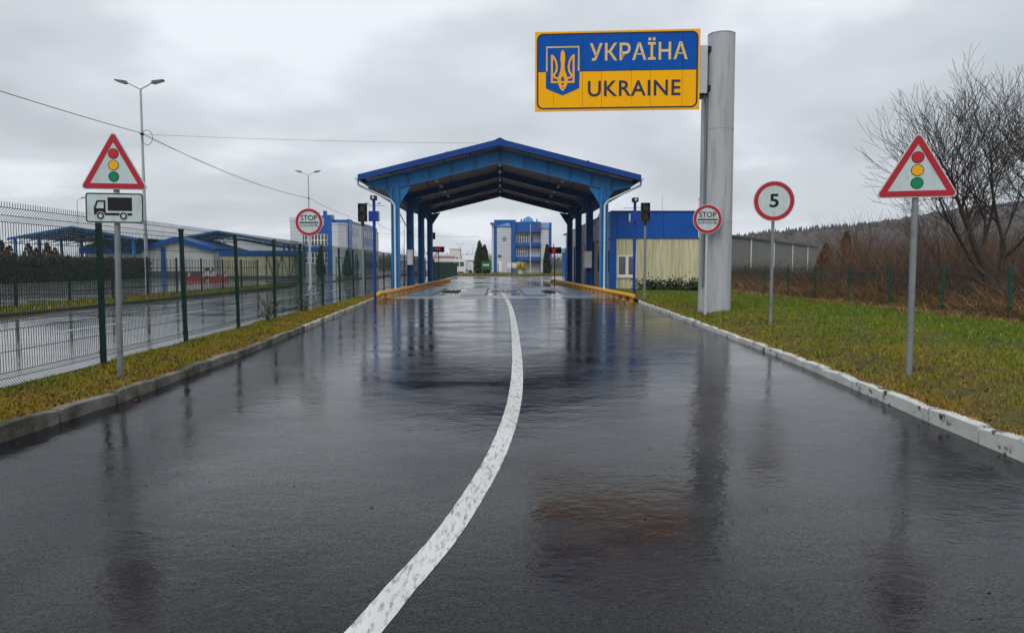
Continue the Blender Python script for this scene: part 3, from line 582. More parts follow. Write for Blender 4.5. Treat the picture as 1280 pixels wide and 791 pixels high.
for sx in (-1, 1):
    rs = MB(); k = 66; ys = np.linspace(FRONT, BACK, k)      # ribbed roof sheet
    vs = []; 
    for i, y in enumerate(ys):
        dz = 0.03 if (i // 2) % 2 else 0.0
        for x in (0.02, 8.30): vs.append((sx * x, y, zt(x) - 0.06 + dz))
    rs.add(vs, [(2 * i, 2 * i + 1, 2 * i + 3, 2 * i + 2) for i in range(k - 1)]); rs.build('roof_sheet', 'roofblue', can)
    for yy0, yy1 in ((FRONT - .05, FRONT), (BACK, BACK + .05)):
        MB().extr([(sx * 0.0, zt(0) + .03), (sx * 8.33, zt(8.33) + .03), (sx * 8.33, zt(8.33) - .30), (sx * 0.0, zt(0) - .34)], yy0, yy1).build('verge_board', 'roofblue', can)
    MB().box(sx * 8.30 - .02, sx * 8.30 + .02, FRONT, BACK, zt(8.3) - .26, zt(8.3) - .03).build('eave_board', 'roofblue', can)
    gt = MB(); gx0 = sx * 8.42; gz = zt(8.3) - .14
    pr = [(gx0 - .09, gz), (gx0 - .08, gz - .09), (gx0, gz - .13), (gx0 + .08, gz - .09), (gx0 + .09, gz), (gx0 + .075, gz), (gx0 + .065, gz - .08), (gx0, gz - .115), (gx0 - .065, gz - .08), (gx0 - .075, gz)]
    gt.extr(pr, FRONT, BACK); gt.build('gutter', 'pipe_white', can)
    MB().path([(gx0, -.55, gz - .1), (gx0, -.55, gz - .38), (sx * 6.52, -.33, 5.55), (sx * 6.3, -.30, 5.25), (sx * 6.3, -.30, 0.35), (sx * 6.3, -.55, 0.12)], 0.065, 10).build('downpipe', 'pipe_white', can, smooth=True)
    # purlins and ceiling panels
    px_ = [0.25, 1.75, 3.3, 4.85, 6.4, 7.9]
    for x in px_: MB().box(sx * x - .04, sx * x + .04, FRM[0] + .06, FRM[3] - .06, zt(x) - .84, zt(x) - .70).build('purlin', 'cblue_dark', can)
    for xa, xb in zip(px_[:-1], px_[1:]):
        for ya, yb in zip([FRONT + .1] + [f + .05 for f in FRM], [f - .05 for f in FRM] + [BACK - .1]):
            mids = [ya, yb] if yb - ya < 3 else [ya, (ya + yb) / 2, yb]
            for y0_, y1_ in zip(mids[:-1], mids[1:]):
                dz_ = .36 if (y0_ < -.5 or y0_ > 22) else .72; p0 = (sx * (xa + .045), zt(xa + .045) - dz_); p1 = (sx * (xb - .045), zt(xb - .045) - dz_)
                MB().extr([p0, p1, (p1[0], p1[1] - .03), (p0[0], p0[1] - .03)], y0_ + .012, y1_ - .012).build('ceiling_panel', 'ceil', can)
    # tie rods, side bracing
    for fa, fb in zip(FRM[:-1], FRM[1:]):
        MB().tube((sx * 6.3, fa + .1, 5.9), (sx * 6.3, fb - .1, 5.9), .05, .05, 6).build('side_tie', 'cblue_dark', can)
    MB().tube((sx * 6.28, FRM[0] + .1, 5.2), (sx * 6.28, FRM[1] - .1, 3.9), .03, .03, 6).build('side_brace', 'tl', can)
    for fa, fb in ((FRM[2], FRM[3]),):
        for x0_, x1_ in ((.3, 3.3), (3.3, 6.4)):
            MB().tube((sx * x0_, fa + .2, zt(x0_) - 1.05), (sx * x1_, fb - .2, zt(x1_) - 1.05), .03, .03, 5).build('roof_brace', 'tl', can)
            MB().tube((sx * x1_, fa + .2, zt(x1_) - 1.08), (sx * x0_, fb - .2, zt(x0_) - 1.08), .03, .03, 5).build('roof_brace', 'tl', can)
    for y in (2.5, 6.0, 9.5, 13.0, 17.5): MB().box(sx * 4.05 - .09, sx * 4.05 + .09, y, y + 1.1, zt(4.05) - .98, zt(4.05) - .86).build('light_fixture', 'fixture', can)
    MB().tube((sx * 4.05, .3, zt(4.05) - .84), (sx * 4.05, 20, zt(4.05) - .84), .02, .02, 5).build('light_conduit', 'galv', can)
MB().add([(-.25, FRONT - .07, zt(.25) + .05), (0, FRONT - .07, zt(0) + .10), (.25, FRONT - .07, zt(.25) + .05), (-.25, BACK + .07, zt(.25) + .05), (0, BACK + .07, zt(0) + .10), (.25, BACK + .07, zt(.25) + .05)], [(0, 1, 4, 3), (1, 2, 5, 4)]).build('ridge_cap', 'roofblue', can)
MB().box(-.045, .045, -.24, -.18, zt(0) - 1.12, zt(0) - .42).build('ridge_splice', 'cblue_dark', can)
for y in (0.5, 4.0, 8.5, 12.5, 17.0): MB().box(-.09, .09, y, y + 1.2, zt(0) - 1.20, zt(0) - 1.10).build('light_fixture', 'fixture', can)
MB().tube((0, .3, zt(0) - 1.08), (0, 20, zt(0) - 1.08), .02, .02, 5).build('light_conduit', 'galv', can)
for x, y in ((-3.2, -.6), (5.2, -.6)): MB().box(x, x + .12, y, y + .12, zt(x), zt(x) + .16).build('roof_vent', 'roof_dark', can)
MB().box(-6.45, -6.08, 6.70, 7.06, 1.7, 2.75).build('switch_cabinet', 'white_frame', can)
MB().box(5.95, 6.42, 6.70, 7.06, 1.5, 2.65).build('switch_cabinet', 'white_frame', can)
MB().box(-6.02, -5.8, 21.6, 21.9, 4.0, 4.6).build('floodlight', 'tl', can)

# weighbridge plates, drain gratings and steel rubble between lanes
for i, (x0, x1, m_, lab) in enumerate(((-4.95, -3.70, 'steel_plate', 'blue-grey steel track plate nearest the left yellow barrier'), (-2.15, -0.78, 'steel_pale', 'pale steel track plate just left of the white line'),
                                       (1.30, 2.50, 'steel_plate', 'blue-grey steel track plate just right of the white line'), (3.6, 4.95, 'steel_plate', 'dark wet steel track plate nearest the right yellow barrier'))):
    w = thing('track_plate', lab, 'steel plate', (0, 0, 0.006), group='wheel track plates under the canopy')
    for k in range(3): MB().add(*(lambda a, b: ([(x0, a, 0), (x1, a, 0), (x1, b, 0), (x0, b, 0), (x0 + .03, a + .02, .11), (x1 - .03, a + .02, .11), (x1 - .03, b - .02, .11), (x0 + .03, b - .02, .11)], [(4, 5, 6, 7), (0, 1, 5, 4), (1, 2, 6, 5), (2, 3, 7, 6), (3, 0, 4, 7)]))(39.6 + k * 4.2, 39.6 + k * 4.2 + 4.17)).build('plate_section', m_, w)
for lab, x0, x1 in (('black grating between the left pair of track plates', -3.5, -2.4), ('black grating between the right pair of track plates', 2.65, 3.45), ('long dark drain slot across the middle of the apron', -.6, 1.2)):
    w = thing('drain_grating', lab, 'grating', (0, 0, 0.006)); yg = 44.5 if x0 < -1 or x0 > 2 else 46.0
    for k in range(int((x1 - x0) / .13)): MB().box(x0 + k * .13, x0 + k * .13 + .07, yg, yg + (3.2 if x0 < -1 or x0 > 2 else .7), 0, .05 + .05 * random.random()).build('bar', 'tl', w)
# yellow pipe barriers
for lab, a, b in (('yellow steel pipe barrier along the left canopy columns', (-5.72, 34.8), (-5.0, 74)), ('yellow steel pipe barrier along the right canopy columns', (5.85, 32.4), (5.05, 73))):
    w = thing('pipe_barrier', lab, 'barrier', (a[0], a[1], 0)); d = Vector((b[0] - a[0], b[1] - a[1], 0)); L_ = d.length; d.normalize()
    MB().tube((0, 0, .31), tuple(d * L_ + Vector((0, 0, .31))), .105, .105, 14).build('pipe', 'yellow', w, smooth=True)
    MB().tube((-d.x * .03, -d.y * .03, .31), (0, 0, .31), .075, .105, 14).build('end_cap', 'yellow', w, smooth=True)
    k = 0.35
    while k < L_:
        q = d * k; MB().box(q.x - .07, q.x + .07, q.y - .10, q.y + .10, 0, .22).build('foot', 'yellow', w); MB().box(q.x - .14, q.x + .14, q.y - .16, q.y + .16, 0, .03).build('foot_plate', 'rust', w); k += 1.75

# ------------------------------------------------------------------ signals and camera masts
for lab, loc in (('two-lens black traffic light on a grey pole left of the canopy', (-6.42, 34.9, .10)), ('two-lens black traffic light on a grey pole before the cream building', (6.78, 34.6, .12))):
    w = thing('traffic_light', lab, 'traffic light', loc)
    MB().tube((0, 0, -.2), (0, 0, 3.62), .065, .055, 14).build('pole', 'galv', w, smooth=True); MB().box(-.14, .14, -.14, .14, 0, .04).build('base_plate', 'galv', w)
    h = MB().box(-.20, .20, -.10, .12, 3.60, 4.44).build('housing', 'tl', w)
    MB().tube((0, .0, 3.4), (0, 0, 3.62), .09, .07, 10).build('collar', 'tl', w)
    for z, lm in ((4.23, 'lens2'), (3.81, 'lens')):
        MB().tube((0, -.10, z), (0, -.125, z), .145, .145, 20).build('lens', lm, h)
        v = MB(); n = 12; A = [(.165 * math.cos(math.pi * k / n), z + .165 * math.sin(math.pi * k / n)) for k in range(-2, n + 3)]
        B = [(x * .93, z + (q - z) * .93) for x, q in A]; m_ = len(A); vs = [(x, -.10, q) for x, q in A] + [(x, -.30, q) for x, q in A] + [(x, -.10, q) for x, q in B] + [(x, -.30, q) for x, q in B]
        v.add(vs, [(i, i + 1, m_ + i + 1, m_ + i) for i in range(m_ - 1)] + [(2 * m_ + i + 1, 2 * m_ + i, 3 * m_ + i, 3 * m_ + i + 1) for i in range(m_ - 1)] + [(m_ + i, m_ + i + 1, 3 * m_ + i + 1, 3 * m_ + i) for i in range(m_ - 1)]); v.build('visor', 'tl', h)
for lab, loc, sg in (('blue camera mast with a blue box left of the canopy', (-6.12, 36.3, .10), 1), ('blue camera mast with a blue box before the cream building', (6.76, 37.2, .10), -1)):
    w = thing('camera_mast', lab, 'camera mast', loc)
    MB().tube((0, 0, -.2), (0, 0, 4.72), .075, .075, 14).build('pole', 'pblue', w, smooth=True)
    b = MB().box(-.24, .24, -.16, .16, 3.70, 4.18).build('equipment_box', 'pblue', w); MB().box(sg * .245, sg * .275, -.12, .12, 3.78, 4.14).build('box_hatch', 'white_frame', b)
    c = MB().box(-.14, .14, -.25, .15, 4.72, 4.92).build('camera', 'tl', w); MB().tube((0, -.26, 4.82), (0, -.25, 4.82), .06, .06, 12).build('camera_glass', 'fixture', c)
    MB().tube((-.55, .05, 4.42), (.55, .05, 4.46), .012, .012, 5).build('aerial', 'galv', w)
# LED lane signs
for lab, loc, zc, pat in (('small dark lane signal with a red lit text on a thin post, far left lane', (-5.9, 71.5, 0), 3.2, 'bar'), ('small dark lane signal with a red lit cross on a thin post, far right lane', (4.62, 62.5, 0), 2.92, 'x')):
    w = thing('lane_signal', lab, 'lane signal', loc); MB().tube((0, 0, 0), (0, 0, zc), .045, .045, 10).build('post', 'tl', w)
    c = MB().box(-.55, .55, -.12, .12, zc - .27, zc + .27).build('casing', 'tl', w)
    if pat == 'x':
        for s1 in (1, -1): MB().add([(-.30, -.126 - .001 * s1, -s1 * .22 + zc - .04), (-.22, -.126 - .001 * s1, -s1 * .22 + zc - .04), (.14, -.126 - .001 * s1, s1 * .22 + zc + .0), (.06, -.126 - .001 * s1, s1 * .22 + zc + .0)], [(0, 1, 2, 3)]).build('lit_stroke', 'led', c)
        MB().tube((-.1, 0, zc + .27), (-.1, 0, zc + .55), .05, .03, 8).build('beacon', 'red', c)
    else:
        for k in range(4): MB().box(-.32 + k * .13, -.24 + k * .13, -.127, -.121, zc - .03, zc + .11).build('lit_stroke', 'led', c)

# ------------------------------------------------------------------ customs house on the right
ch = thing('customs_house', 'flat-roofed cream building with a wide blue band beside the canopy', 'building', (7.05, 47.0, 0.0))
LW, LD = 7.0, 36.0
MB().box(0.32, LW, 0.0, LD, 0.0, 3.40).build('wall', 'wallcream', ch)
for a, b in ((0.35, 3.3), (3.32, 6.0), (6.02, 7.02)): MB().box(a, b, -.06, .0 - .002, 3.36, 5.06).build('blue_panel', 'bblue', ch)
MB().box(.34, LW, 0.004, LD, 3.405, 5.0).build('attic', 'bdark', ch)
MB().box(.0, LW + .06, -.09, LD, 5.005, 5.11).build('coping', 'bdark', ch)
for a, b in ((0, 1.65), (1.67, 3.35), (3.37, 5.0)): MB().box(-.03, .335, -.055, .34, a, b).build('corner_panel', 'bblue', ch)
MB().box(.34, LW + .02, -.05, -.003, 0, .20).build('plinth', 'bblue', ch)
wi = MB().box(.42 + .02, 1.62, -.03, -.006, .98, 2.30).build('window', 'white_frame', ch)
for a, b in ((.50, .93), (1.12, 1.55)): MB().box(a, b, -.036, -.031, 1.08, 2.22).build('pane', 'curtain', wi)
MB().box(.98, 1.07, -.045, -.031, 1.02, 2.26).build('mullion', 'white_frame', wi); MB().box(.40, 1.68, -.10, -.004, .88, .97).build('sill', 'white_frame', wi)
MB().box(.50, .56, -.016, -.004, 0.2, .86).build('drain_pipe', 'side_grey', ch)
# west side under the canopy: grey band, taupe wall panels, blue pilasters
for k, y in enumerate((.38, 5.0, 9.6, 14.2, 18.8, 23.4, 28.0)):
    MB().box(.02, .318, y, y + 4.56, 3.42, 5.0).build('side_band', 'side_grey', ch)
    MB().box(.10, .318, y + .3, y + 2.35, 0, 3.38).build('side_panel', 'side_brown', ch); MB().box(.10, .318, y + 2.40, y + 4.25, 0, 3.38).build('side_panel', 'side_brown', ch)
    MB().box(-.05, .318, y + 4.30, y + 4.70, 0, 3.40).build('pilaster', 'bblue', ch)
    MB().box(.05, .099, y + .9, y + 1.8, 1.2, 2.6).build('side_window', 'glass', ch)
dr = MB().box(.03, .099, 2.75, 3.75, 0, 2.2).build('side_door', 'bblue', ch); MB().box(0.0, .028, 2.85, 2.90, 1.0, 1.15).build('handle', 'galv', dr)
fp = MB().tube((5.62, -.16, 3.40), (5.62, -.16, 5.72), .13, .13, 14).build('flue_pipe', 'white_frame', ch, smooth=True)
MB().tube((5.62, -.16, 5.80), (5.62, -.16, 5.86), .16, .16, 12).build('flue_cap', 'galv', fp)
for z in (5.72, 5.78): MB().tube((5.62, -.16, z), (5.62, -.16, z + .06), .05, .05, 8).build('flue_collar', 'galv', fp)
MB().tube((3.35, .6, 5.1), (3.35, .6, 6.1), .012, .012, 5).build('roof_aerial', 'galv', ch)
MB().tube((4.9, -.02, .52), (4.9, -.06, .52), .06, .06, 10).build('wall_vent', 'side_grey', ch)

# ------------------------------------------------------------------ mesh fences
def wire_mesh(L_, H, sp, r, bends, rails, hook=True):
    """one welded-wire panel along +y: vertical wires with V folds, horizontal wires"""
    zs = [(0.0, 0.0)]
    for zb in bends: zs += [(zb - .09, 0.0), (zb, -.075), (zb + .09, 0.0)]
    zs += [(H, 0.0)]
    V = []; F = []
    n = int(round(L_ / sp))
    def prism(p0, p1, r_):
        b = len(V); d = np.subtract(p1, p0)
        if abs(d[2]) > abs(d[1]): off = [(-r_, 0, 0), (0, -r_, 0), (r_, 0, 0), (0, r_, 0)]
        else: off = [(-r_, 0, 0), (0, 0, -r_), (r_, 0, 0), (0, 0, r_)]
        for p in (p0, p1):
            for o in off: V.append((p[0] + o[0], p[1] + o[1], p[2] + o[2]))
        for k in range(4): F.append((b + k, b + (k + 1) % 4, b + 4 + (k + 1) % 4, b + 4 + k))
    for k in range(n):
        y = (k + .5) * L_ / n
        for (z0, x0), (z1, x1) in zip(zs[:-1], zs[1:]): prism((x0, y, z0), (x1, y, z1), r)
    for zb in bends:
        for z, x in ((zb - .09, 0), (zb, -.075), (zb + .09, 0)): prism((x - .004, 0, z), (x - .004, L_, z), r)
    for z in rails: prism((-.004, 0, z), (-.004, L_, z), r)
    return np_mesh('wire_mesh', np.array(V), np.array(F), 'fence')
fence = thing('mesh_fence', 'dark green welded mesh fence with V folds along the left side', 'fence', (0, 0, 0))
posts_y = [4.9 + 3.25 * k for k in range(21)]
H_ = 2.36
near_wire = wire_mesh(3.25, H_, .052, .0046, [.15, .86, 2.20], [.5, 1.2, 1.52, 1.85])
mid_wire = wire_mesh(3.25, H_, .104, .0050, [.15, .86, 2.20], [.5, 1.52])
pm = MB().box(-.035, .035, -.032, .032, -.3, 2.22).box(-.045, .045, -.042, .042, 2.22, 2.26).mesh('post', 'fence'); clip_m = MB()
for z in (.2, .75, 1.4, 2.05): clip_m.box(-.05, -.036, -.02, .03, z, z + .05)
clip_m = clip_m.mesh('clip', 'tl')
for i, y in enumerate(posts_y):
    x = lerp(FL, y); o = link('post', pm, fence); o.location = (x, y, .11 + random.uniform(-.02, .02)); o.rotation_euler = (random.uniform(-.012, .012), random.uniform(-.012, .012), 0)
    c = link('clip', clip_m, o)
    if i < len(posts_y) - 1:
        x2 = lerp(FL, posts_y[i + 1]); w = link('wire_panel', near_wire if y < 23 else mid_wire, fence); w.location = (x - .055, y, .08); w.rotation_euler = (0, 0, math.atan2(3.25, x2 - x) - math.pi / 2); w['kind'] = 'stuff'
for k in range(10):
    y = 71.5 + 4.5 * k; x = lerp(FL, y) + .6; o = link('post', pm, fence); o.location = (x, y, .0)
    for q in range(9): MB().box(x - .02, x + .02, y + .4 + q * .45, y + .52 + q * .45, .1, 2.0).build('picket', 'fence', fence)
fence2 = thing('mesh_fence', 'low dark mesh fence standing on the median behind the left road', 'fence', (-17.4, 0, .12))
pm2 = MB().box(-.04, .04, -.04, .04, -.2, 1.95).mesh('post', 'fence_dark'); fw = wire_mesh(3.32, 1.85, .10, .0055, [], [.05, .5, .95, 1.4, 1.82])
for k in range(12):
    y = 17.8 + 3.32 * k - .9; o = link('post', pm2, fence2); o.location = (0, y, 0)
    if k < 11: w = link('wire_panel', fw, fence2); w.location = (-.05, y, 0.02); w['kind'] = 'stuff'
fence3 = thing('mesh_fence', 'green mesh fence in front of the dead reeds on the right', 'fence', (14.3, 0, 0))
pm3 = MB().box(-.035, .035, -.035, .035, -.2, 1.52).box(-.045, .045, -.045, .045, 1.52, 1.56).mesh('post', 'fence2'); fw3 = wire_mesh(3.2, 1.45, .085, .0048, [.12, 1.3], [.45, .85])
for k in range(17):
    y = 14.1 + 3.2 * k; o = link('post', pm3, fence3); o.location = (0, y, .09); o.rotation_euler = (random.uniform(-.02, .02), random.uniform(-.02, .02), 0)
    w = link('wire_panel', fw3, fence3); w.location = (.05, y, .10); w['kind'] = 'stuff'
# sliding gates of green lattice on the median line
for lab, y0, n in (('green lattice sliding gate beside the cream wall on the left', 55.5, 5), ('green lattice gate leaf before the left office block', 79.0, 4)):
    w = thing('lattice_gate', lab, 'gate', (-17.4, y0, 0)); L_ = 10.0 if n == 5 else 12.0; dl = L_ / n
    for z in (.35, 2.45): MB().box(-.05, .05, 0, L_, z, z + .1).build('rail', 'fence2', w)
    MB().box(-.06, .06, -.06, L_ + .06, .12, .28).build('bottom_beam', 'fence', w)
    for k in range(n + 1): MB().box(-.04, .04, k * dl - .04, k * dl + .04, .455, 2.445).build('upright', 'fence2', w)
    for k in range(n): s1 = 1 if k % 2 else -1; MB().tube((0, k * dl + .1, 1.45 - s1 * .92), (0, (k + 1) * dl - .1, 1.45 + s1 * .92), .035, .035, 6).build('diagonal', 'fence2', w)
    for yy_ in (L_ - .5, L_ + .5): MB().box(-.22, -.08, yy_ - .08, yy_ + .08, 0, 3.0).build('guide_post', 'fence2', w)
    MB().box(-.22, -.08, L_ - .42, L_ + .42, 2.88, 3.0).build('guide_head', 'fence2', w)

# ------------------------------------------------------------------ street lamps and cables
def lamp(label, loc, h=11.6, arms=(-1, 1)):
    w = thing('street_lamp', label, 'street lamp', loc, group='tall grey street lamps')
    MB().tube((0, 0, 0), (0, 0, h), .11, .055, 12).build('post', 'lampgrey', w, smooth=True); MB().box(-.2, .2, -.2, .2, 0, .05).build('base_plate', 'lampgrey', w)
    for s1 in arms:
        MB().tube((0, 0, h), (s1 * .75, -.1, h + .36), .035, .03, 8).build('arm', 'lampgrey', w)
        hd = MB().extr([(s1 * .70, h + .30), (s1 * .82, h + .28), (s1 * 1.34, h + .44), (s1 * 1.36, h + .52), (s1 * .74, h + .44)], -.24, .06).build('lamp_head', 'lamphead', w)
        MB().extr([(s1 * .84, h + .268), (s1 * 1.26, h + .398), (s1 * 1.26, h + .412), (s1 * .84, h + .282)], -.2, .02).build('lamp_lens', 'fixture', hd)
    MB().tube((0, 0, 9.05), (0, 0, 9.15), .11, .11, 10).build('cable_clamp', 'tl', w)
    return w
lamp('tall twin-arm street lamp rising behind the lorry plate sign', (-20.35, 43, 0)); lamp('twin-arm street lamp rising above the left STOP sign', (-21.2, 83, 0))
lamp('twin-arm street lamp half hidden by the left camera mast', (-21.2, 125, 0)); lamp('far twin-arm street lamp seen between the left canopy columns', (-21.2, 165, 0), 11.0)
lamp('single-arm street lamp behind the fence left of the lorry plate', (-63.5, 113, 0), 11.4, (1,)); lamp('distant twin-arm street lamp left of the green board', (-13.4, 250, 0), 8.5)
def cable(label, a, b, sag, r=.014):
    a = Vector(a); b = Vector(b); pts = [a.lerp(b, k / 20) - Vector((0, 0, sag * 4 * (k / 20) * (1 - k / 20))) for k in range(21)]
    T(MB().path([tuple(p) for p in pts], r, 5).build('cable', 'cable'), label, 'cable')
cable('black cable running from the upper left edge to the tall lamp', (-21.2, 3, 9.3), (-20.35, 43, 9.15), .45, .018)
cable('black cable sagging between the tall lamp and the lamp above the STOP sign', (-20.35, 43, 9.15), (-21.2, 83, 9.15), .55, .018)
cable('cable running on behind the left traffic light', (-21.2, 83, 9.15), (-21.2, 125, 9.15), .6, .02)
cable('far cable sagging towards the left canopy columns', (-21.2, 125, 9.15), (-21.2, 165, 9.0), .6, .025)
cable('thin cable from the tall lamp across to the canopy ridge', (-20.35, 43, 9.1), (-1.25, 44.2, 8.85), .10, .008)
cable('thin second cable below the sagging one', (-20.35, 43, 9.05), (-21.2, 83, 9.05), .35, .007)
cable('thin far wire behind the left canopy columns', (-60, 210, 14), (-5, 190, 9.0), 1.2, .03)
w = thing('cable_coil', 'spare cable loop hanging at the tall lamp', 'cable', (-20.22, 42.9, 8.9)); MB().path([(.3 * math.cos(a) + .2, 0, .42 * math.sin(a)) for a in np.linspace(0, 2 * math.pi, 17)], .015, 5).build('loop', 'cable', w)

# ------------------------------------------------------------------ far left sheds, canopies and hedge
def leaf_cloud(n, pts, size, pal):
    """small randomly turned quads at pts"""
    a = rng.normal(size=(n, 3)); a /= np.linalg.norm(a, axis=1)[:, None]; b = np.cross(a, rng.normal(size=(n, 3))); b /= np.linalg.norm(b, axis=1)[:, None]
    s1 = (size * rng.uniform(.5, 1.4, n))[:, None]; a = a * s1; b = b * s1 * .55
    V = np.stack([pts - a, pts + b, pts + a, pts - b], 1).reshape(-1, 3); F = np.arange(4 * n).reshape(n, 4)
    return V, F, np.repeat(pal, 4, 0)
def thuja(label, loc, h, r, n=5000, brown=False, lobes=1, group=None, dull=1.0):
    w = thing('thuja', label, 'conifer', loc, group=group)
    MB().tube((0, 0, 0), (0, 0, h * .9), r * .16, .02, 8).build('trunk', 'bark', w)
    u = rng.uniform(0.02, 1, n) ** 1.15; a = rng.uniform(0, 2 * np.pi, n); prof = r * np.minimum(1, (u / .12) ** .5) * (1 - u) ** .62 * (1 + .14 * np.sin(3 * a + 9 * u) + .1 * np.sin(7 * a - 13 * u))
    k = prof * np.sqrt(rng.uniform(.35, 1.1, n)); lob = (rng.integers(0, lobes, n) * r * .75) if lobes > 1 else 0
    hh = h * (1 - .12 * (lob > 0)) if lobes > 1 else h
    P = np.stack([k * np.cos(a) + lob, k * np.sin(a), u * hh], 1)
    c = (np.array([.14, .075, .03]) * dull if brown else np.array([.03, .042, .018])) * rng.uniform(.5, 1.6, (n, 1))
    V, F, C = leaf_cloud(n, P, h * .035, c); link('crown', np_mesh('crown', V, F, 'thuja', C), w); return w
thuja('twin-topped dark conifer behind the green board', (-3.6, 131, .15), 5.8, 1.15, 5000, lobes=2)
thuja('slim dark conifer right of the central office entrance', (8.3, 131, .15), 5.2, .75, 4000)
thuja('dark conifer before the glazed front of the left office', (-27.0, 112, 0), 4.4, .75, 4000); thuja('dark conifer behind the second green gate leaf', (-23.0, 112, 0), 4.0, .7, 4000)
for x, y, h, lab in ((-45.5, 68.5, 4.6, 'dark brown upright bush over the hedge, leftmost'), (-45.6, 72.5, 4.5, 'dark brown upright bush over the hedge, second from left'), (-45.6, 75.5, 4.6, 'dark brown upright bush over the hedge, nearest the lorry plate')):
    thuja(lab, (x, y, 0), h - .7, 1.0, 1500, brown=True, dull=.5, lobes=2)
hd = thing('hedge', 'long dark leafless hedge at the back of the yard, far left', 'hedge', (-44.6, 55, 0))
n = 26000; P = np.stack([rng.uniform(-.9, .9, n), rng.uniform(0, 39, n), rng.uniform(0, 1, n)], 1); P[:, 2] = P[:, 2] ** .8 * (2.5 + .35 * sn(P[:, 1], P[:, 1] * .3, 1.2))
V, F, C = leaf_cloud(n, P, .14, np.array([.045, .036, .027]) * rng.uniform(.3, 2.2, (n, 1))); o = link('foliage', np_mesh('foliage', V, F, 'thuja', C), hd); o['kind'] = 'stuff'
MB().box(-.5, .5, .2, 38.8, 0, 1.5).build('core', 'twig', hd)
n = 5000; P = np.stack([rng.uniform(-.9, .9, n), rng.uniform(0, 39, n), rng.uniform(.8, 2.1, n)], 1); a = rng.uniform(0, 6.283, n); l = rng.uniform(.1, .6, n)
V, F, C = blades(P, rng.uniform(.4, 1.2, n), np.full(n, .02), np.stack([np.cos(a) * l, np.sin(a) * l], 1), np.array([.075, .05, .04]) * rng.uniform(.4, 1.8, (n, 1)), tipf=.4); o = link('twigs', np_mesh('twigs', V, F, 'reed', C), hd); o['kind'] = 'stuff'

def gable_canopy(label, cx, y0, y1, half, ze, zr, roofm, colh=True, ncol=5, glass_side=False):
    w = thing('yard_canopy', label, 'canopy', (cx, y0, 0)); D = y1 - y0; k = (zr - ze) / half
    for s1 in (-1, 1):
        MB().extr([(0, zr), (s1 * half, ze), (s1 * half, ze - .10), (0, zr - .10)], -.4, D + .4).build('roof_sheet', roofm, w)
        MB().extr([(0, zr - .101), (s1 * half, ze - .101), (s1 * half, ze - .4), (0, zr - .4)], -.5, -.41).build('verge_board', 'cblue_dark', w)
        for j in range(ncol):
            y = D * j / (ncol - 1); x = s1 * (half - .7)
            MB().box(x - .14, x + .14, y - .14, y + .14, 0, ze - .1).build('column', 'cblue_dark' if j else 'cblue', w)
            tr = MB(); zb = lambda q: zr - k * abs(q) - .16
            zl = ze - .35
            for q in range(6):
                a = s1 * half * q / 6; b = s1 * half * (q + 1) / 6
                tr.tube((a, y, zb(a)), (b, y, zb(b)), .06, .06, 4, False); tr.tube((a, y, zb(a) - .75), (b, y, zb(b) - .75 + (.3 if q == 5 else 0)), .06, .06, 4, False); tr.tube((a, y, zb(a)), (b, y, zb(b) - .75 + (.3 if q == 5 else 0)), .045, .045, 4, False); tr.tube((a, y, zb(a)), (a, y, zb(a) - .75), .04, .04, 4, False)
            tr.build('truss', 'cblue_dark', w)
        for q in range(1, 6):
            a = s1 * half * q / 6; MB().box(a - .05, a + .05, 0, D, zr - k * abs(a) - .20, zr - k * abs(a) - .105).build('purlin', 'roof_dark', w)
    return w
gable_canopy('open blue truss canopy far behind the hedge on the left', -54.5, 96, 116, 8.2, 5.25, 6.75, 'roof_pale')
gable_canopy('open blue truss canopy with a pale roof over the cream wall', -40.3, 107, 118, 10.0, 4.9, 6.7, 'roof_pale', ncol=5)
w = thing('yard_shed', 'white shed with a blue gable roof behind the left fence', 'building', (-43.2, 100, 0))
MB().extr([(-4.8, .9), (4.8, .9), (4.8, 3.6), (0, 5.0), (-4.8, 3.6)], 0, 12).build('wall', 'wallwhite', w); MB().box(-4.85, 4.85, -.05, 12, 0, .898).build('plinth', 'plinth', w)
for s1 in (-1, 1): MB().extr([(0, 5.5), (s1 * 5.3, 3.95), (s1 * 5.3, 3.35), (0, 4.85)], -.6, -.35).build('verge_board', 'bblue', w); MB().extr([(0, 5.5), (s1 * 5.3, 3.95), (s1 * 5.3, 3.85), (0, 5.4)], -.34, 12.3).build('roof_sheet', 'oblue', w)
MB().box(-2.1, -1.5, -.12, -.01, 0, 4.1).build('blue_pilaster', 'bblue', w); MB().box(.6, 2.0, -.06, -.01, 1.2, 2.9).build('window', 'grey_panel', w)
wing = MB().box(-12.5, -4.86, .5, 9, 0.0, 3.6).build('side_wing', 'wallwhite', w)
MB().box(-12.9, -4.86, -.15, .48, 3.3, 4.0).build('wing_fascia', 'bblue', w); MB().extx([(-.1, 4.0), (6, 5.4), (6, 5.3), (-.1, 3.9)], -12.9, -4.87).build('wing_roof', 'oblue_l', w)
w = thing('yard_wall', 'stained cream wall block with a blue band behind the left fence', 'building', (-35.6, 95, 0))
MB().box(0, 8.9, 0, 6, .35, 2.85).build('wall', 'wallcream', w); MB().box(-.1, 9.0, -.1, 6.1, 2.853, 3.55).build('blue_band', 'bblue', w); MB().box(-.05, 8.95, -.06, 6, 0, .348).build('plinth', 'plinth', w)
dd = MB().box(6.6, 7.4, -.05, -.005, .36, 2.4).build('door', 'joint', w)
w = thing('parked_car', 'small white car parked in the gap between the sheds', 'car', (-37.6, 98.5, 0)); 
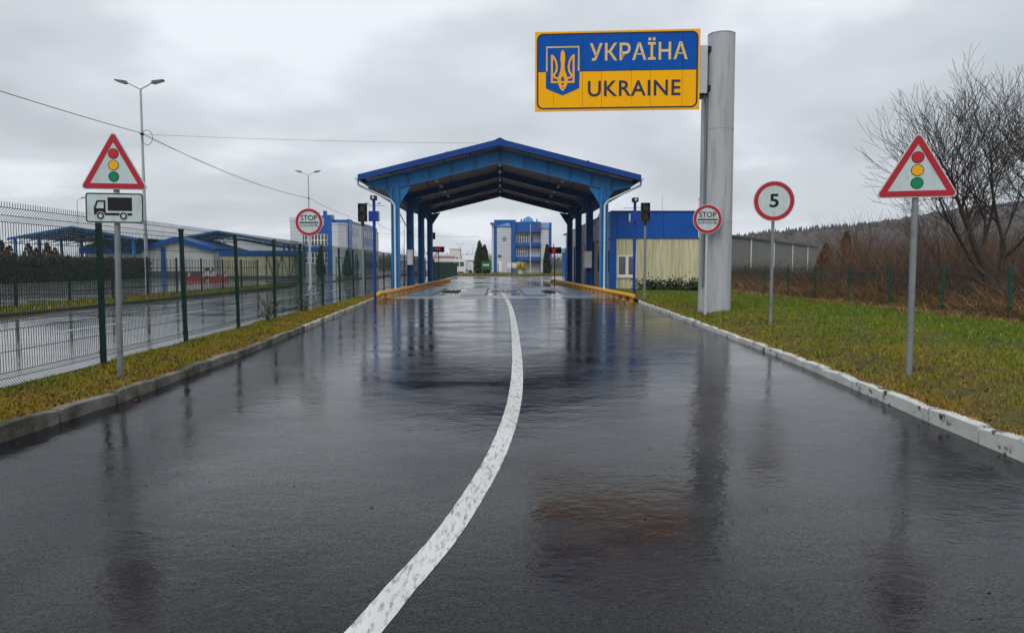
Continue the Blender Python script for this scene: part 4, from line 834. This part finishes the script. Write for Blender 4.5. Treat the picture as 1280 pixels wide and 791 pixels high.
MB().extr([(-.85, .3), (.85, .3), (.88, .75), (.72, .95), (.58, 1.45), (-.58, 1.45), (-.72, .95), (-.88, .75)], -2, 2).build('body', 'car_white', w); MB().extr([(-.62, .97), (.62, .97), (.5, 1.38), (-.5, 1.38)], -2.03, -2.003).build('windscreen', 'glass', w)
for x in (-.72, .72):
    for y in (-1.3, 1.3): MB().tube((x - .1, y, .32), (x + .1, y, .32), .32, .32, 14).build('wheel', 'tyre', w)
    MB().box(x * .8 - .14, x * .8 + .14, -2.03, -2.002, .62, .76).build('headlight', 'fixture', w)
for lab, x in (('red and white road-work barrier in the yard, left one', -33.6), ('red and white road-work barrier in the yard, right one', -31.2)):
    w = thing('work_barrier', lab, 'barrier', (x, 82.5, 0)); MB().box(-1.0, 1.0, -.2, .2, 0, .45).build('base', 'red', w)
    for k in (-.8, .8): pn = MB().box(k - .13, k + .13, -.05, .05, .45, 1.45).build('marker_panel', 'white', w); MB().add([(k - .13, -.053, .75), (k + .13, -.053, .95), (k + .13, -.053, 1.15), (k - .13, -.053, .95)], [(0, 1, 2, 3)]).build('stripe', 'red', pn)

# ------------------------------------------------------------------ office blocks
def glazing(parent, x0, x1, z0, z1, y, nx, nz, panem='glass'):
    w = MB().box(x0, x1, y, y + .06, z0, z1).build('window', panem, parent)
    for k in range(nx + 1): x = x0 + (x1 - x0) * k / nx; MB().box(x - .07, x + .07, y - .05, y - .001, z0, z1).build('mullion', 'white_frame', w)
    for k in range(nz + 1): z = z0 + (z1 - z0) * k / nz; MB().box(x0, x1, y - .04, y - .0015, z - .05, z + .05).build('transom', 'white_frame', w)
def clad(parent, x0, x1, z0, z1, y, step=.62, m_='grey_panel', d=.12):
    z = z0
    while z < z1 - .05: MB().box(x0, x1, y, y + d, z + .02, min(z1, z + step) - .02).build('cladding_panel', m_, parent); z += step
o = thing('office_block', 'grey and blue three-storey office block straight ahead under the canopy', 'building', (0, 150, 0.1))
MB().box(-1.65, 10.4, 2.6, 14, 0, 9.9).build('core_wall', 'joint', o)
MB().box(-1.7, -1.25, .4, 2.59, 0, 9.8).build('side_wall', 'grey_panel', o); MB().box(-1.2, -.65, .1, 2.59, 0, 9.3).build('blue_pilaster', 'oblue', o)
MB().box(-.64, 2.3, .25, 2.59, 0, 9.3).build('wing_wall', 'joint', o); clad(o, -.60, 2.26, .1, 9.28, .10)
MB().box(-1.2, 2.3, -.05, 2.58, 9.32, 10.75).build('attic_band', 'oblue', o); MB().extr([(-.9, 9.4), (1.8, 10.2), (2.2, 9.45)], -.09, -.052).build('attic_reflection', 'oblue_l', o)  # pale triangle is a reflection painted onto the blue attic band
MB().box(-1.95, -1.25, -.05, 2.58, 9.85, 10.2).build('side_coping', 'oblue', o)
MB().box(2.32, 3.2, -.2, 2.58, 0, 10.75).build('blue_pilaster', 'oblue', o)
MB().box(3.22, 8.2, 1.6, 2.58, 0, 8.3).build('recess_wall', 'grey_panel', o)
def bow(z0, z1, y, d, m_, name):
    pts = [(3.22 + 5.0 * k / 10, y - d * math.sin(math.pi * (k / 10) * .72)) for k in range(11)]; MB().extz(pts + [(8.22, 1.58), (3.22, 1.58)], z0, z1).build(name, m_, o)
bow(8.3, 10.35, .2, .9, 'oblue', 'bowed_attic'); bow(5.5, 6.2, .2, .9, 'oblue', 'bowed_band'); bow(2.55, 3.35, .2, .9, 'oblue', 'bowed_band')
glazing(o, 3.4, 5.9, 6.22, 8.28, .9, 5, 2); glazing(o, 3.4, 5.5, 3.37, 5.48, .9, 5, 2); glazing(o, 6.1, 8.1, 3.37, 5.0, 1.2, 3, 2, 'grey_panel')
MB().box(6.0, 6.7, 1.3, 1.59, 6.3, 7.6).build('balcony_door', 'glass', o)
MB().box(8.23, 9.9, .3, 2.58, 0, 9.0).build('wing_wall', 'joint', o); clad(o, 8.27, 9.86, .1, 9.0, .15)
MB().box(8.23, 9.95, -.05, 2.58, 9.05, 10.2).build('attic_band', 'oblue_l', o); MB().box(9.92, 10.45, .1, 2.58, 0, 10.2).build('blue_pilaster', 'oblue', o)
MB().extr([(4.4, 10.36), (6.9, 10.36), (6.5, 11.1), (5.8, 11.5), (4.9, 11.1)], .6, 2.4).build('roof_lantern', 'oblue_l', o)
for x in (4.2, 6.4, 7.4): MB().box(x, x + .25, 1.0, 1.3, 10.36, 11.0).build('chimney', 'oblue', o)
MB().extr(circle(7.75, 9.4, .42, 16), -.62, -.56).build('crest', 'red', o)
MB().extr(circle(.9, 6.9, .45, 18), .05, .09).build('clock_face', 'joint', o)
MB().box(-.4, .3, .03, .09, 3.2, 3.7).build('wall_lamp', 'plinth', o); MB().box(-.55, .4, .0, .09, .3, 2.5).build('entrance_board', 'white_frame', o)
MB().box(3.3, 4.9, .3, 1.5, 1.2, 2.4).build('porch_sign', 'white_frame', o)
w = thing('flagpole', 'thin white flagpole in front of the central office', 'flagpole', (5.5, 134, .15)); MB().tube((0, 0, 0), (0, 0, 9.0), .06, .035, 8).build('pole', 'white_frame', w); MB().tube((0, 0, 9), (0, 0, 9.1), .06, .06, 8).build('finial', 'galv', w)
w = thing('flower_pot', 'white pot of yellow flowers before the central office', 'planter', (3.6, 128, .15)); MB().tube((0, 0, 0), (0, 0, .75), .35, .5, 14).build('pot', 'white_frame', w)
n = 700; P = rng.normal(size=(n, 3)) * [.45, .45, .35] + [0, 0, 1.3]; V, F, C = leaf_cloud(n, P, .12, np.where(rng.uniform(size=(n, 1)) < .6, [[.7, .45, .03]], [[.04, .08, .02]])); link('flowers', np_mesh('flowers', V, F, 'thuja', C), w)['kind'] = 'stuff'
w = thing('board_sign', 'small white board on legs before the central office', 'sign', (2.1, 133, .15)); MB().box(-.8, .8, 0, .08, 1.1, 2.0).build('board', 'white_frame', w)
for x in (-.6, .6): MB().box(x - .04, x + .04, .09, .16, 0, 1.9).build('leg', 'galv', w)
w = thing('board_sign', 'green board with a short white text before the twin conifer', 'sign', (-2.35, 126, .15)); MB().box(-.85, .85, 0, .1, .9, 2.25).build('board', 'greenboard', w)
for k in range(4): MB().box(-.5 + k * .26, -.32 + k * .26, -.006, -.001, 1.45, 1.75).build('letter_mark', 'white_frame', w)
for x in (-.7, .7): MB().box(x - .05, x + .05, .11, .2, 0, 2.2).build('leg', 'galv', w)
for k, x in enumerate((-8, -4.2, -.3, 1.9, 7.0, 12)):
    w = T(MB().box(x - .06, x + .06, 119, 119.12, 0.15, 2.0).build('lawn_post', 'tl'), 'thin dark post on the office lawn edge, ' + ('far left one', 'second from left', 'left of the white board', 'between white board and flower pot', 'right of the flagpole', 'far right one behind the canopy column')[k], 'post', 'dark posts along the office lawn')
o = thing('office_block', 'long blue and grey office block with glazed front behind the left STOP sign', 'building', (-36.6, 130, 0.05))
MB().box(.1, 9.6, 2.0, 34, 0, 9.7).build('core_wall', 'oblue', o)
MB().box(0, 2.25, .3, 1.99, 0, 9.3).build('wing_wall', 'joint', o); clad(o, .03, 2.2, .1, 9.25, .15); MB().box(-.05, 2.3, .1, 1.99, 9.3, 10.0).build('attic_band', 'grey_panel', o)
MB().box(2.32, 6.5, .5, 1.98, 7.1, 10.3).build('blue_attic', 'oblue', o); glazing(o, 2.4, 6.4, 5.0, 7.05, .6, 7, 2); MB().box(2.32, 6.5, .5, 1.98, 3.9, 4.95).build('blue_band', 'oblue', o)
glazing(o, 2.4, 6.4, 2.0, 3.85, .6, 7, 2); MB().box(2.32, 6.5, .6, 1.98, 0, 1.95).build('ground_wall', 'joint', o)
for a in (3.0, 4.2, 5.4): MB().box(a, a + .5, .48, .499, 8.6, 9.9).build('blue_pane', 'oblue_l', o)
MB().box(6.52, 7.35, .0, 1.98, 0, 10.4).build('blue_pilaster', 'oblue', o)
MB().extz([(7.4, -.3), (8.6, -.9), (9.7, .2), (9.7, 1.9), (7.4, 1.9)], 0, 8.75).build('bay', 'grey_panel', o); MB().extz([(7.38, -.4), (8.6, -1.05), (9.85, .15), (9.85, 1.9), (7.38, 1.9)], 8.76, 9.0).build('bay_coping', 'roof_pale', o)
for k in range(1, 14): z = .62 * k; MB().extz([(7.385, -.31), (8.6, -.915), (9.715, .19), (9.6, .3), (8.6, -.8), (7.5, -.2)], z, z + .03).build('cladding_joint', 'joint', o)
for y0_, y1_, m_, zt_ in ((2.1, 5.0, 'oblue', 9.6), (5.02, 13, 'grey_panel', 9.2), (13.02, 16, 'wallwhite', 10.2), (16.02, 28, 'oblue', 9.6), (28.02, 34, 'wallcream', 8.6)):
    sp = MB().box(9.62, 9.85, y0_, y1_, 0, zt_).build('side_wall', m_, o)
    for z in (1.0, 4.0, 7.0):
        if y1_ - y0_ > 4:
            nn = int((y1_ - y0_) / 2.2)
            for k in range(nn): a = y0_ + .5 + k * 2.2; wn_ = MB().box(9.852, 9.90, a, a + 1.3, z, z + 1.5).build('window', 'glass', sp)
    MB().box(9.5, 9.95, y0_, y1_, zt_ + .002, zt_ + .2).build('side_coping', 'oblue', o)
for a, b in ((3.2, 3.8), (4.6, 4.9), (5.6, 6.2)): MB().box(a, b, 1, 1.6, 10.3, 10.3 + random.uniform(.4, .9)).build('chimney', 'oblue', o)
# second customs shed with blue columns far right behind the canopy
o = thing('columned_shed', 'far pale shed with a row of blue columns right of the central office', 'building', (10.2, 96, 0))
MB().box(.6, 6, 0, 24, 0, 3.6).build('wall', 'grey_panel', o); MB().box(-.4, 6.2, -.4, 24.4, 3.61, 4.3).build('roof_band', 'oblue_l', o)
for k in range(6): MB().box(-.2, .2, k * 4.5, k * 4.5 + .4, 0, 3.6).build('column', 'cblue', o)
# bus, van, houses beyond
w = thing('parked_bus', 'white bus parked beyond the yard left of the green board', 'bus', (-9.4, 142, 0)); MB().extr([(-2.9, .5), (2.9, .5), (2.95, 2.3), (2.7, 2.95), (-2.8, 2.95), (-2.95, 2.3)], -1.2, 1.2).build('body', 'car_white', w)
for k in range(6): MB().box(-2.7 + k * .9, -1.95 + k * .9, -1.23, -1.203, 1.5, 2.35).build('window', 'glass', w)
for x in (-1.9, 1.9):
    for y in (-1.0, 1.0): MB().tube((x, y - .14, .5), (x, y + .14, .5), .5, .5, 14).build('wheel', 'tyre', w)
w = thing('parked_van', 'pale van parked between the bus and the green board', 'van', (-4.9, 146, 0)); MB().extr([(-1.3, .4), (1.3, .4), (1.32, 1.2), (.9, 2.2), (-1.25, 2.3)], -.9, .9).build('body', 'car_white', w); MB().box(.1, .85, -.93, -.903, 1.4, 2.0).build('window', 'glass', w)
for x in (-.9, .9): MB().tube((x, -.92, .4), (x, -.7, .4), .38, .38, 12).build('wheel', 'tyre', w)
for lab, x, y, hw, hh, m_, rf in (('white tower-like building far behind the left lane signal', -18.2, 300, 2.1, 8.2, 'wallwhite', 0), ('far low house with a dull red roof left of the white tower', -22.6, 290, 4.5, 3.2, 'wallwhite', 1), ('far pale house with grey roof beside the dark conifer', -11.5, 320, 4.5, 4.0, 'wallwhite', 2), ('far low shed roof behind the left fence corner', -28.5, 250, 5, 3.2, 'grey_panel', 2)):
    w = thing('far_house', lab, 'house', (x, y, 0)); MB().box(-hw, hw, 0, 8, 0, hh).build('wall', m_, w)
    if rf: MB().extx([(-.5, hh), (4, hh + 2.2), (8.5, hh)], -hw - .3, hw + .3).build('roof', 'roof_red' if rf == 1 else 'roof_pale', w)
    else: MB().box(-hw - .2, hw + .2, -.2, 8.2, hh + .001, hh + .3).build('roof', 'roof_pale', w)
    for k in (-.5, .2): MB().box(hw * k, hw * k + hw * .4, -.05, -.002, hh * .5, hh * .5 + .9).build('window', 'plinth', w)

# grey warehouse on the right
wa, wb = Vector((27.5, 98, 0)), Vector((74, 172, 0)); dv = (wb - wa); Lw = dv.length
w = thing('warehouse', 'long grey corrugated warehouse behind the right fence', 'building', tuple(wa), math.degrees(math.atan2(dv.y, dv.x)))
mb = MB(); n = int(Lw / .5); vs = []
for k in range(n + 1):
    x = Lw * k / n; y = -.05 if k % 2 else 0.0; vs += [(x, y, 0), (x, y, 5.75)]
mb.add(vs, [(2 * k, 2 * k + 2, 2 * k + 3, 2 * k + 1) for k in range(n)]); mb.build('wall', 'shed', w)
MB().box(-.2, Lw + .2, -.35, .4, 5.8, 6.1).build('eave', 'roof_dark', w); MB().add([(-.2, -.3, 6.11), (Lw, -.3, 6.11), (Lw, 14, 8.2), (-.2, 14, 8.2)], [(0, 1, 2, 3)]).build('roof_sheet', 'shed', w)
MB().box(-.15, -.02, 0, 14, 0, 6.0).build('end_wall', 'shed', w)
for k in range(5): x = 6 + k * 17; MB().tube((x, -.22, 0), (x, -.22, 5.8), .11, .11, 8).build('downpipe', 'white_frame', w)

# ------------------------------------------------------------------ hill and woods
def hill_h(x, y):
    u = np.clip((x - 85) / 420, 0, 1.2); a = np.minimum(1, np.clip(y - 330, 0, 500) / 300); return 57 * (u ** .85) * a * (1 + .05 * np.sin(x * .013) + .04 * np.sin(x * .031 + 1)) - 1
hx = np.linspace(20, 1240, 60); hy = np.linspace(320, 1000, 24); V = np.array([[x, y, hill_h(x, y)] for y in hy for x in hx]); n = len(hx)
F = np.array([[i * n + k, i * n + k + 1, (i + 1) * n + k + 1, (i + 1) * n + k] for i in range(len(hy) - 1) for k in range(n - 1)])
T(link('hill', np_mesh('hill', V, F, 'hill')), 'wooded hill rising in the distance on the right', 'hill', kind='structure')
n = 13000; x = rng.uniform(50, 1150, n); y = rng.uniform(340, 720, n); ok = x < .95 * y; x = x[ok]; y = y[ok]; n = len(x); z = hill_h(x, y)
conif = (rng.uniform(size=n) < np.where((y > 600) & (x < 330), .8, .08)); hgt = np.where(conif, rng.uniform(6, 11, n), rng.uniform(5, 8.5, n)); rad = np.where(conif, hgt * .2, hgt * .5)
Vs = []; Fs = []; Cs = []; ang = np.arange(6) * np.pi / 3
prof_c = [(0, .9), (.4, .75), (.75, .38), (1.0, .02)]; prof_d = [(0, .15), (.45, .9), (.75, .8), (1.0, .1)]
for lev in range(4):
    uu = np.where(conif, prof_c[lev][0], prof_d[lev][0]); pp = np.where(conif, prof_c[lev][1], prof_d[lev][1])
    rr = (rad * pp)[:, None] * rng.uniform(.65, 1.3, (n, 6)); Vs.append(np.stack([x[:, None] + rr * np.cos(ang), y[:, None] + rr * np.sin(ang), np.repeat((z - .5 + uu * hgt)[:, None], 6, 1)], 2))
V = np.stack(Vs, 1).reshape(-1, 3); b = np.arange(n)[:, None] * 24
F = np.concatenate([b + np.array([[l * 6 + k, l * 6 + (k + 1) % 6, (l + 1) * 6 + (k + 1) % 6, (l + 1) * 6 + k]]) for l in range(3) for k in range(6)], 0)
C = np.where(conif[:, None], np.array([.022, .029, .028]), np.array([.058, .048, .048])) * rng.uniform(.7, 1.35, (n, 1))
T(link('hill_forest', np_mesh('hill_forest', V, F, 'thuja', np.repeat(C, 24, 0))), 'distant mixed forest covering the hill', 'forest', kind='stuff')

def twig_mass(n, pts, length, wd, pal, up=.8, spread=.6):
    a = rng.uniform(0, 2 * np.pi, n); l = spread * rng.uniform(.2, 1.2, n); lean = np.stack([np.cos(a) * l, np.sin(a) * l], 1)
    return blades(pts, length * rng.uniform(.5, 1.2, n), np.full(n, wd) * rng.uniform(.6, 1.4, n), lean, pal, tipf=.3, curve=.7)
n = 30000; xx = np.concatenate([rng.uniform(-300, 60, n // 2), rng.uniform(-140, 30, n - n // 2)]); yy_ = rng.uniform(330, 420, n)
P = np.stack([xx, yy_, np.abs(rng.normal(0, 2.2, n)) * (1 + .5 * sn(xx, yy_, .05))], 1)
V, F, C = twig_mass(n, P, 3.2, .22, np.array([.11, .095, .09]) * rng.uniform(.6, 1.4, (n, 1)))
T(link('far_woods', np_mesh('far_woods', V, F, 'reed', C)), 'hazy line of bare woods along the horizon', 'woods', kind='stuff')

# undergrowth along the right fence
def und(name, label, n, x0, x1, y0, y1, length, wd, cols, spread, zfun=None, pw=1.0):
    u = rng.uniform(0, 1, n); y = y0 * (y1 / y0) ** u; x = x0 + (x1 - x0) * rng.uniform(0, 1, n)
    if pw != 1.0: k_ = x > pw * y; x = x[k_]; y = y[k_]; n = len(x)
    z = np.zeros(n) + .05 if zfun is None else zfun(x, y, n)
    cols = np.array(cols); pal = cols[rng.integers(0, len(cols), n)] * rng.uniform(.6, 1.4, (n, 1))
    patch = .6 + .5 * sn(x, y, .45, 3)
    V, F, C = twig_mass(n, np.stack([x, y, z], 1), length * np.clip(patch + .5, .35, 1.4), wd, pal, spread=spread)
    return T(link(name, np_mesh(name, V, F, 'reed', C)), label, 'undergrowth', kind='stuff')
und('dead_reeds', 'dead tawny reeds and long grass at the foot of the right fence', 20000, 14.4, 17.2, 15, 60, .85, .014, [(.40, .23, .08), (.30, .15, .05), (.50, .35, .17), (.20, .11, .05), (.12, .07, .035)], 1.9)
und('fence_litter', 'low tangled straw lying along the foot of the right fence', 6000, 13.2, 14.45, 15, 60, .30, .012, [(.40, .23, .08), (.24, .13, .05), (.46, .33, .16), (.12, .075, .03)], 2.2)
und('bramble_thicket', 'dark purple-brown bramble thicket behind the right fence', 26000, 15.2, 22, 21, 75, 1.6, .014, [(.11, .062, .048), (.085, .05, .04), (.16, .10, .065), (.065, .045, .036)], 1.9)
und('willow_scrub', 'tangle of reddish-brown willow scrub beyond the right fence', 36000, 17, 60, 30, 110, 3.0, .022, [(.12, .075, .045), (.16, .095, .05), (.09, .06, .042), (.07, .05, .04)], .55, pw=.46)
for lab, x, y, h in (('rusty brown cone-shaped conifer right of the warehouse, shorter one', 29.2, 66, 3.6), ('rusty brown cone-shaped conifer right of the warehouse, taller one', 31.0, 66, 4.6)): thuja(lab, (x, y, 0), h, 1.0, 4000, brown=True)
# low evergreen shrubs by the cream wall
for lab, x, wd in (('low dark evergreen shrub against the cream wall, left end', 8.2, .7), ('low dark evergreen shrub against the cream wall, middle', 9.6, .8), ('low dark evergreen shrub against the cream wall, right end', 11.0, .8)):
    w = thing('low_shrub', lab, 'shrub', (x + .6, 43.6, .10)); n = 900; P = rng.normal(size=(n, 3)) * [wd * .55, .35, .22] + [0, 0, .32]; P[:, 2] = np.abs(P[:, 2])
    V, F, C = leaf_cloud(n, P, .075, np.array([.018, .04, .014]) * rng.uniform(.4, 2.0, (n, 1))); link('foliage', np_mesh('foliage', V, F, 'thuja', C), w)
    MB().tube((0, 0, -.1), (0, 0, .4), .03, .02, 6).build('stem', 'bark', w)
# weeds at the left fence
for lab, y, nn in (('leggy brown weed growing through the left fence', 19.9, 26), ('small brown weed below the left STOP sign', 24.2, 14)):
    w = thing('weed', lab, 'weed', (lerp(FL, y) + .15, y, .12)); mb = MB()
    for k in range(nn):
        a = random.uniform(0, 6.28); l = random.uniform(.3, .85); s1 = random.uniform(.1, .5); mb.path([(0, 0, -.05), (math.cos(a) * s1 * .4, math.sin(a) * s1 * .4, l * .6), (math.cos(a) * s1, math.sin(a) * s1, l)], .004, 4)
    mb.build('stems', 'twig', w); n = 160; P = rng.normal(size=(n, 3)) * [.18, .18, .15] + [0, 0, .3]; V, F, C = leaf_cloud(n, P, .035, np.array([.07, .09, .025]) * rng.uniform(.5, 1.6, (n, 1))); link('leaves', np_mesh('leaves', V, F, 'thuja', C), w)

# ------------------------------------------------------------------ bare trees on the right
def bare_tree(label, loc, stems, seed, levels=5, twig_r=.0055):
    w = thing('bare_tree', label, 'tree', loc); r_ = random.Random(seed); trunk = MB(); Vt = []; Ft = []
    def seg(p, q, ra, rb, n):
        d = (q - p); L_ = d.length
        if L_ < 1e-5: return
        d = d / L_; a = d.cross(Vector((0, 0, 1)) if abs(d.z) < .95 else Vector((1, 0, 0))).normalized(); b = d.cross(a); k0 = len(Vt)
        for pt, r in ((p, ra), (q, rb)):
            for k in range(n): t_ = 6.2832 * k / n; Vt.append(pt + a * (math.cos(t_) * r) + b * (math.sin(t_) * r))
        for k in range(n): Ft.append((k0 + k, k0 + (k + 1) % n, k0 + n + (k + 1) % n, k0 + n + k))
    def grow(p, d, L_, r, lev):
        steps = 4 if lev < 3 else 3; q = p; rr = r; kids = []
        for k in range(steps):
            d = (d + Vector((r_.gauss(0, .10), r_.gauss(0, .10), (.09 if d.z < .8 else .03) + r_.gauss(0, .08)))).normalized(); nq = q + d * (L_ / steps); nr = max(twig_r, rr * (.86 if lev < 2 else .80))
            if lev < 2: trunk.tube(q, nq, rr, nr, 9, False)
            else: seg(q, nq, rr, nr, 5 if lev < 4 else 3)
            q, rr = nq, nr
            if lev < levels and (k >= 2 or lev > 0): kids.append((q.copy(), d.copy(), rr))
        if lev >= levels: return
        for (kp, kd, kr) in kids:
            for _ in range(1 if lev < 2 else (2 if r_.random() < (.2 if lev < 3 else .0) else (1 if r_.random() < (.95 if lev < 3 else .72) else 0))):
                ax = Vector((r_.gauss(0, 1), r_.gauss(0, 1), r_.gauss(0, .5))); ax = (ax - kd * ax.dot(kd)).normalized(); an = r_.uniform(.35, .85)
                grow(kp, (kd * math.cos(an) + ax * math.sin(an)).normalized(), L_ * r_.uniform(.58, .90), max(twig_r, kr * r_.uniform(.5, .7)), lev + 1)
        grow(q, (d + Vector((r_.gauss(0, .2), r_.gauss(0, .2), .1))).normalized(), L_ * .72, max(twig_r, rr * .9), lev + 1)
    for (off, d, L_, r) in stems: grow(Vector(off), Vector(d).normalized(), L_, r, 0)
    trunk.build('trunk', 'bark', w, smooth=True)
    link('crown', np_mesh('crown', np.array([tuple(v) for v in Vt]), np.array([f if len(f) == 4 else f for f in Ft]), 'twig'), w)
    return w
bare_tree('large leaning bare tree with several stems behind the right warning sign', (17.7, 26.0, 0.0), [((0, 0, -.2), (-.22, 0, 1), 2.9, .19), ((.25, .2, -.2), (.10, .2, 1), 2.8, .15), ((-.15, .0, .9), (-.55, -.1, .9), 2.5, .10)], 11)
bare_tree('bare tree cut by the right edge of the picture', (20.9, 28.5, 0.0), [((0, 0, -.2), (-.28, -.1, 1), 3.0, .17)], 23)
bare_tree('slimmer bare tree farther back behind the right warning sign', (26.5, 42.0, 0.0), [((0, 0, -.2), (-.1, 0, 1), 2.6, .14), ((0, .2, -.2), (-.5, .2, 1), 2.2, .10)], 31, levels=4)

# a scrap of red litter in the left gutter
w = T(MB().add([(0, 0, 0.004), (.07, .01, .02), (.08, .06, .004), (.01, .05, .015)], [(0, 1, 2), (0, 2, 3)]).build('litter', 'red', loc=(-4.55, 9.15, g(9.15) + .002)), 'tiny scrap of red litter by the left kerb', 'litter')

# ------------------------------------------------------------------ damp air
HZ = bpy.data.materials.new('damp_air'); HZ.use_nodes = True; ht = HZ.node_tree; ht.nodes.clear()
pv = ht.nodes.new('ShaderNodeVolumePrincipled'); pv.inputs['Color'].default_value = (0.97, 0.985, 1.0, 1); pv.inputs['Density'].default_value = 0.0002; pv.inputs['Anisotropy'].default_value = 0.0
ho = ht.nodes.new('ShaderNodeOutputMaterial'); ht.links.new(pv.outputs[0], ho.inputs['Volume'])
M['haze'] = HZ
T(MB().box(-1300, 1300, -450, 1120, -3.0, 104).build('haze', 'haze'), 'thin damp haze hanging over the whole crossing', 'haze', kind='stuff')
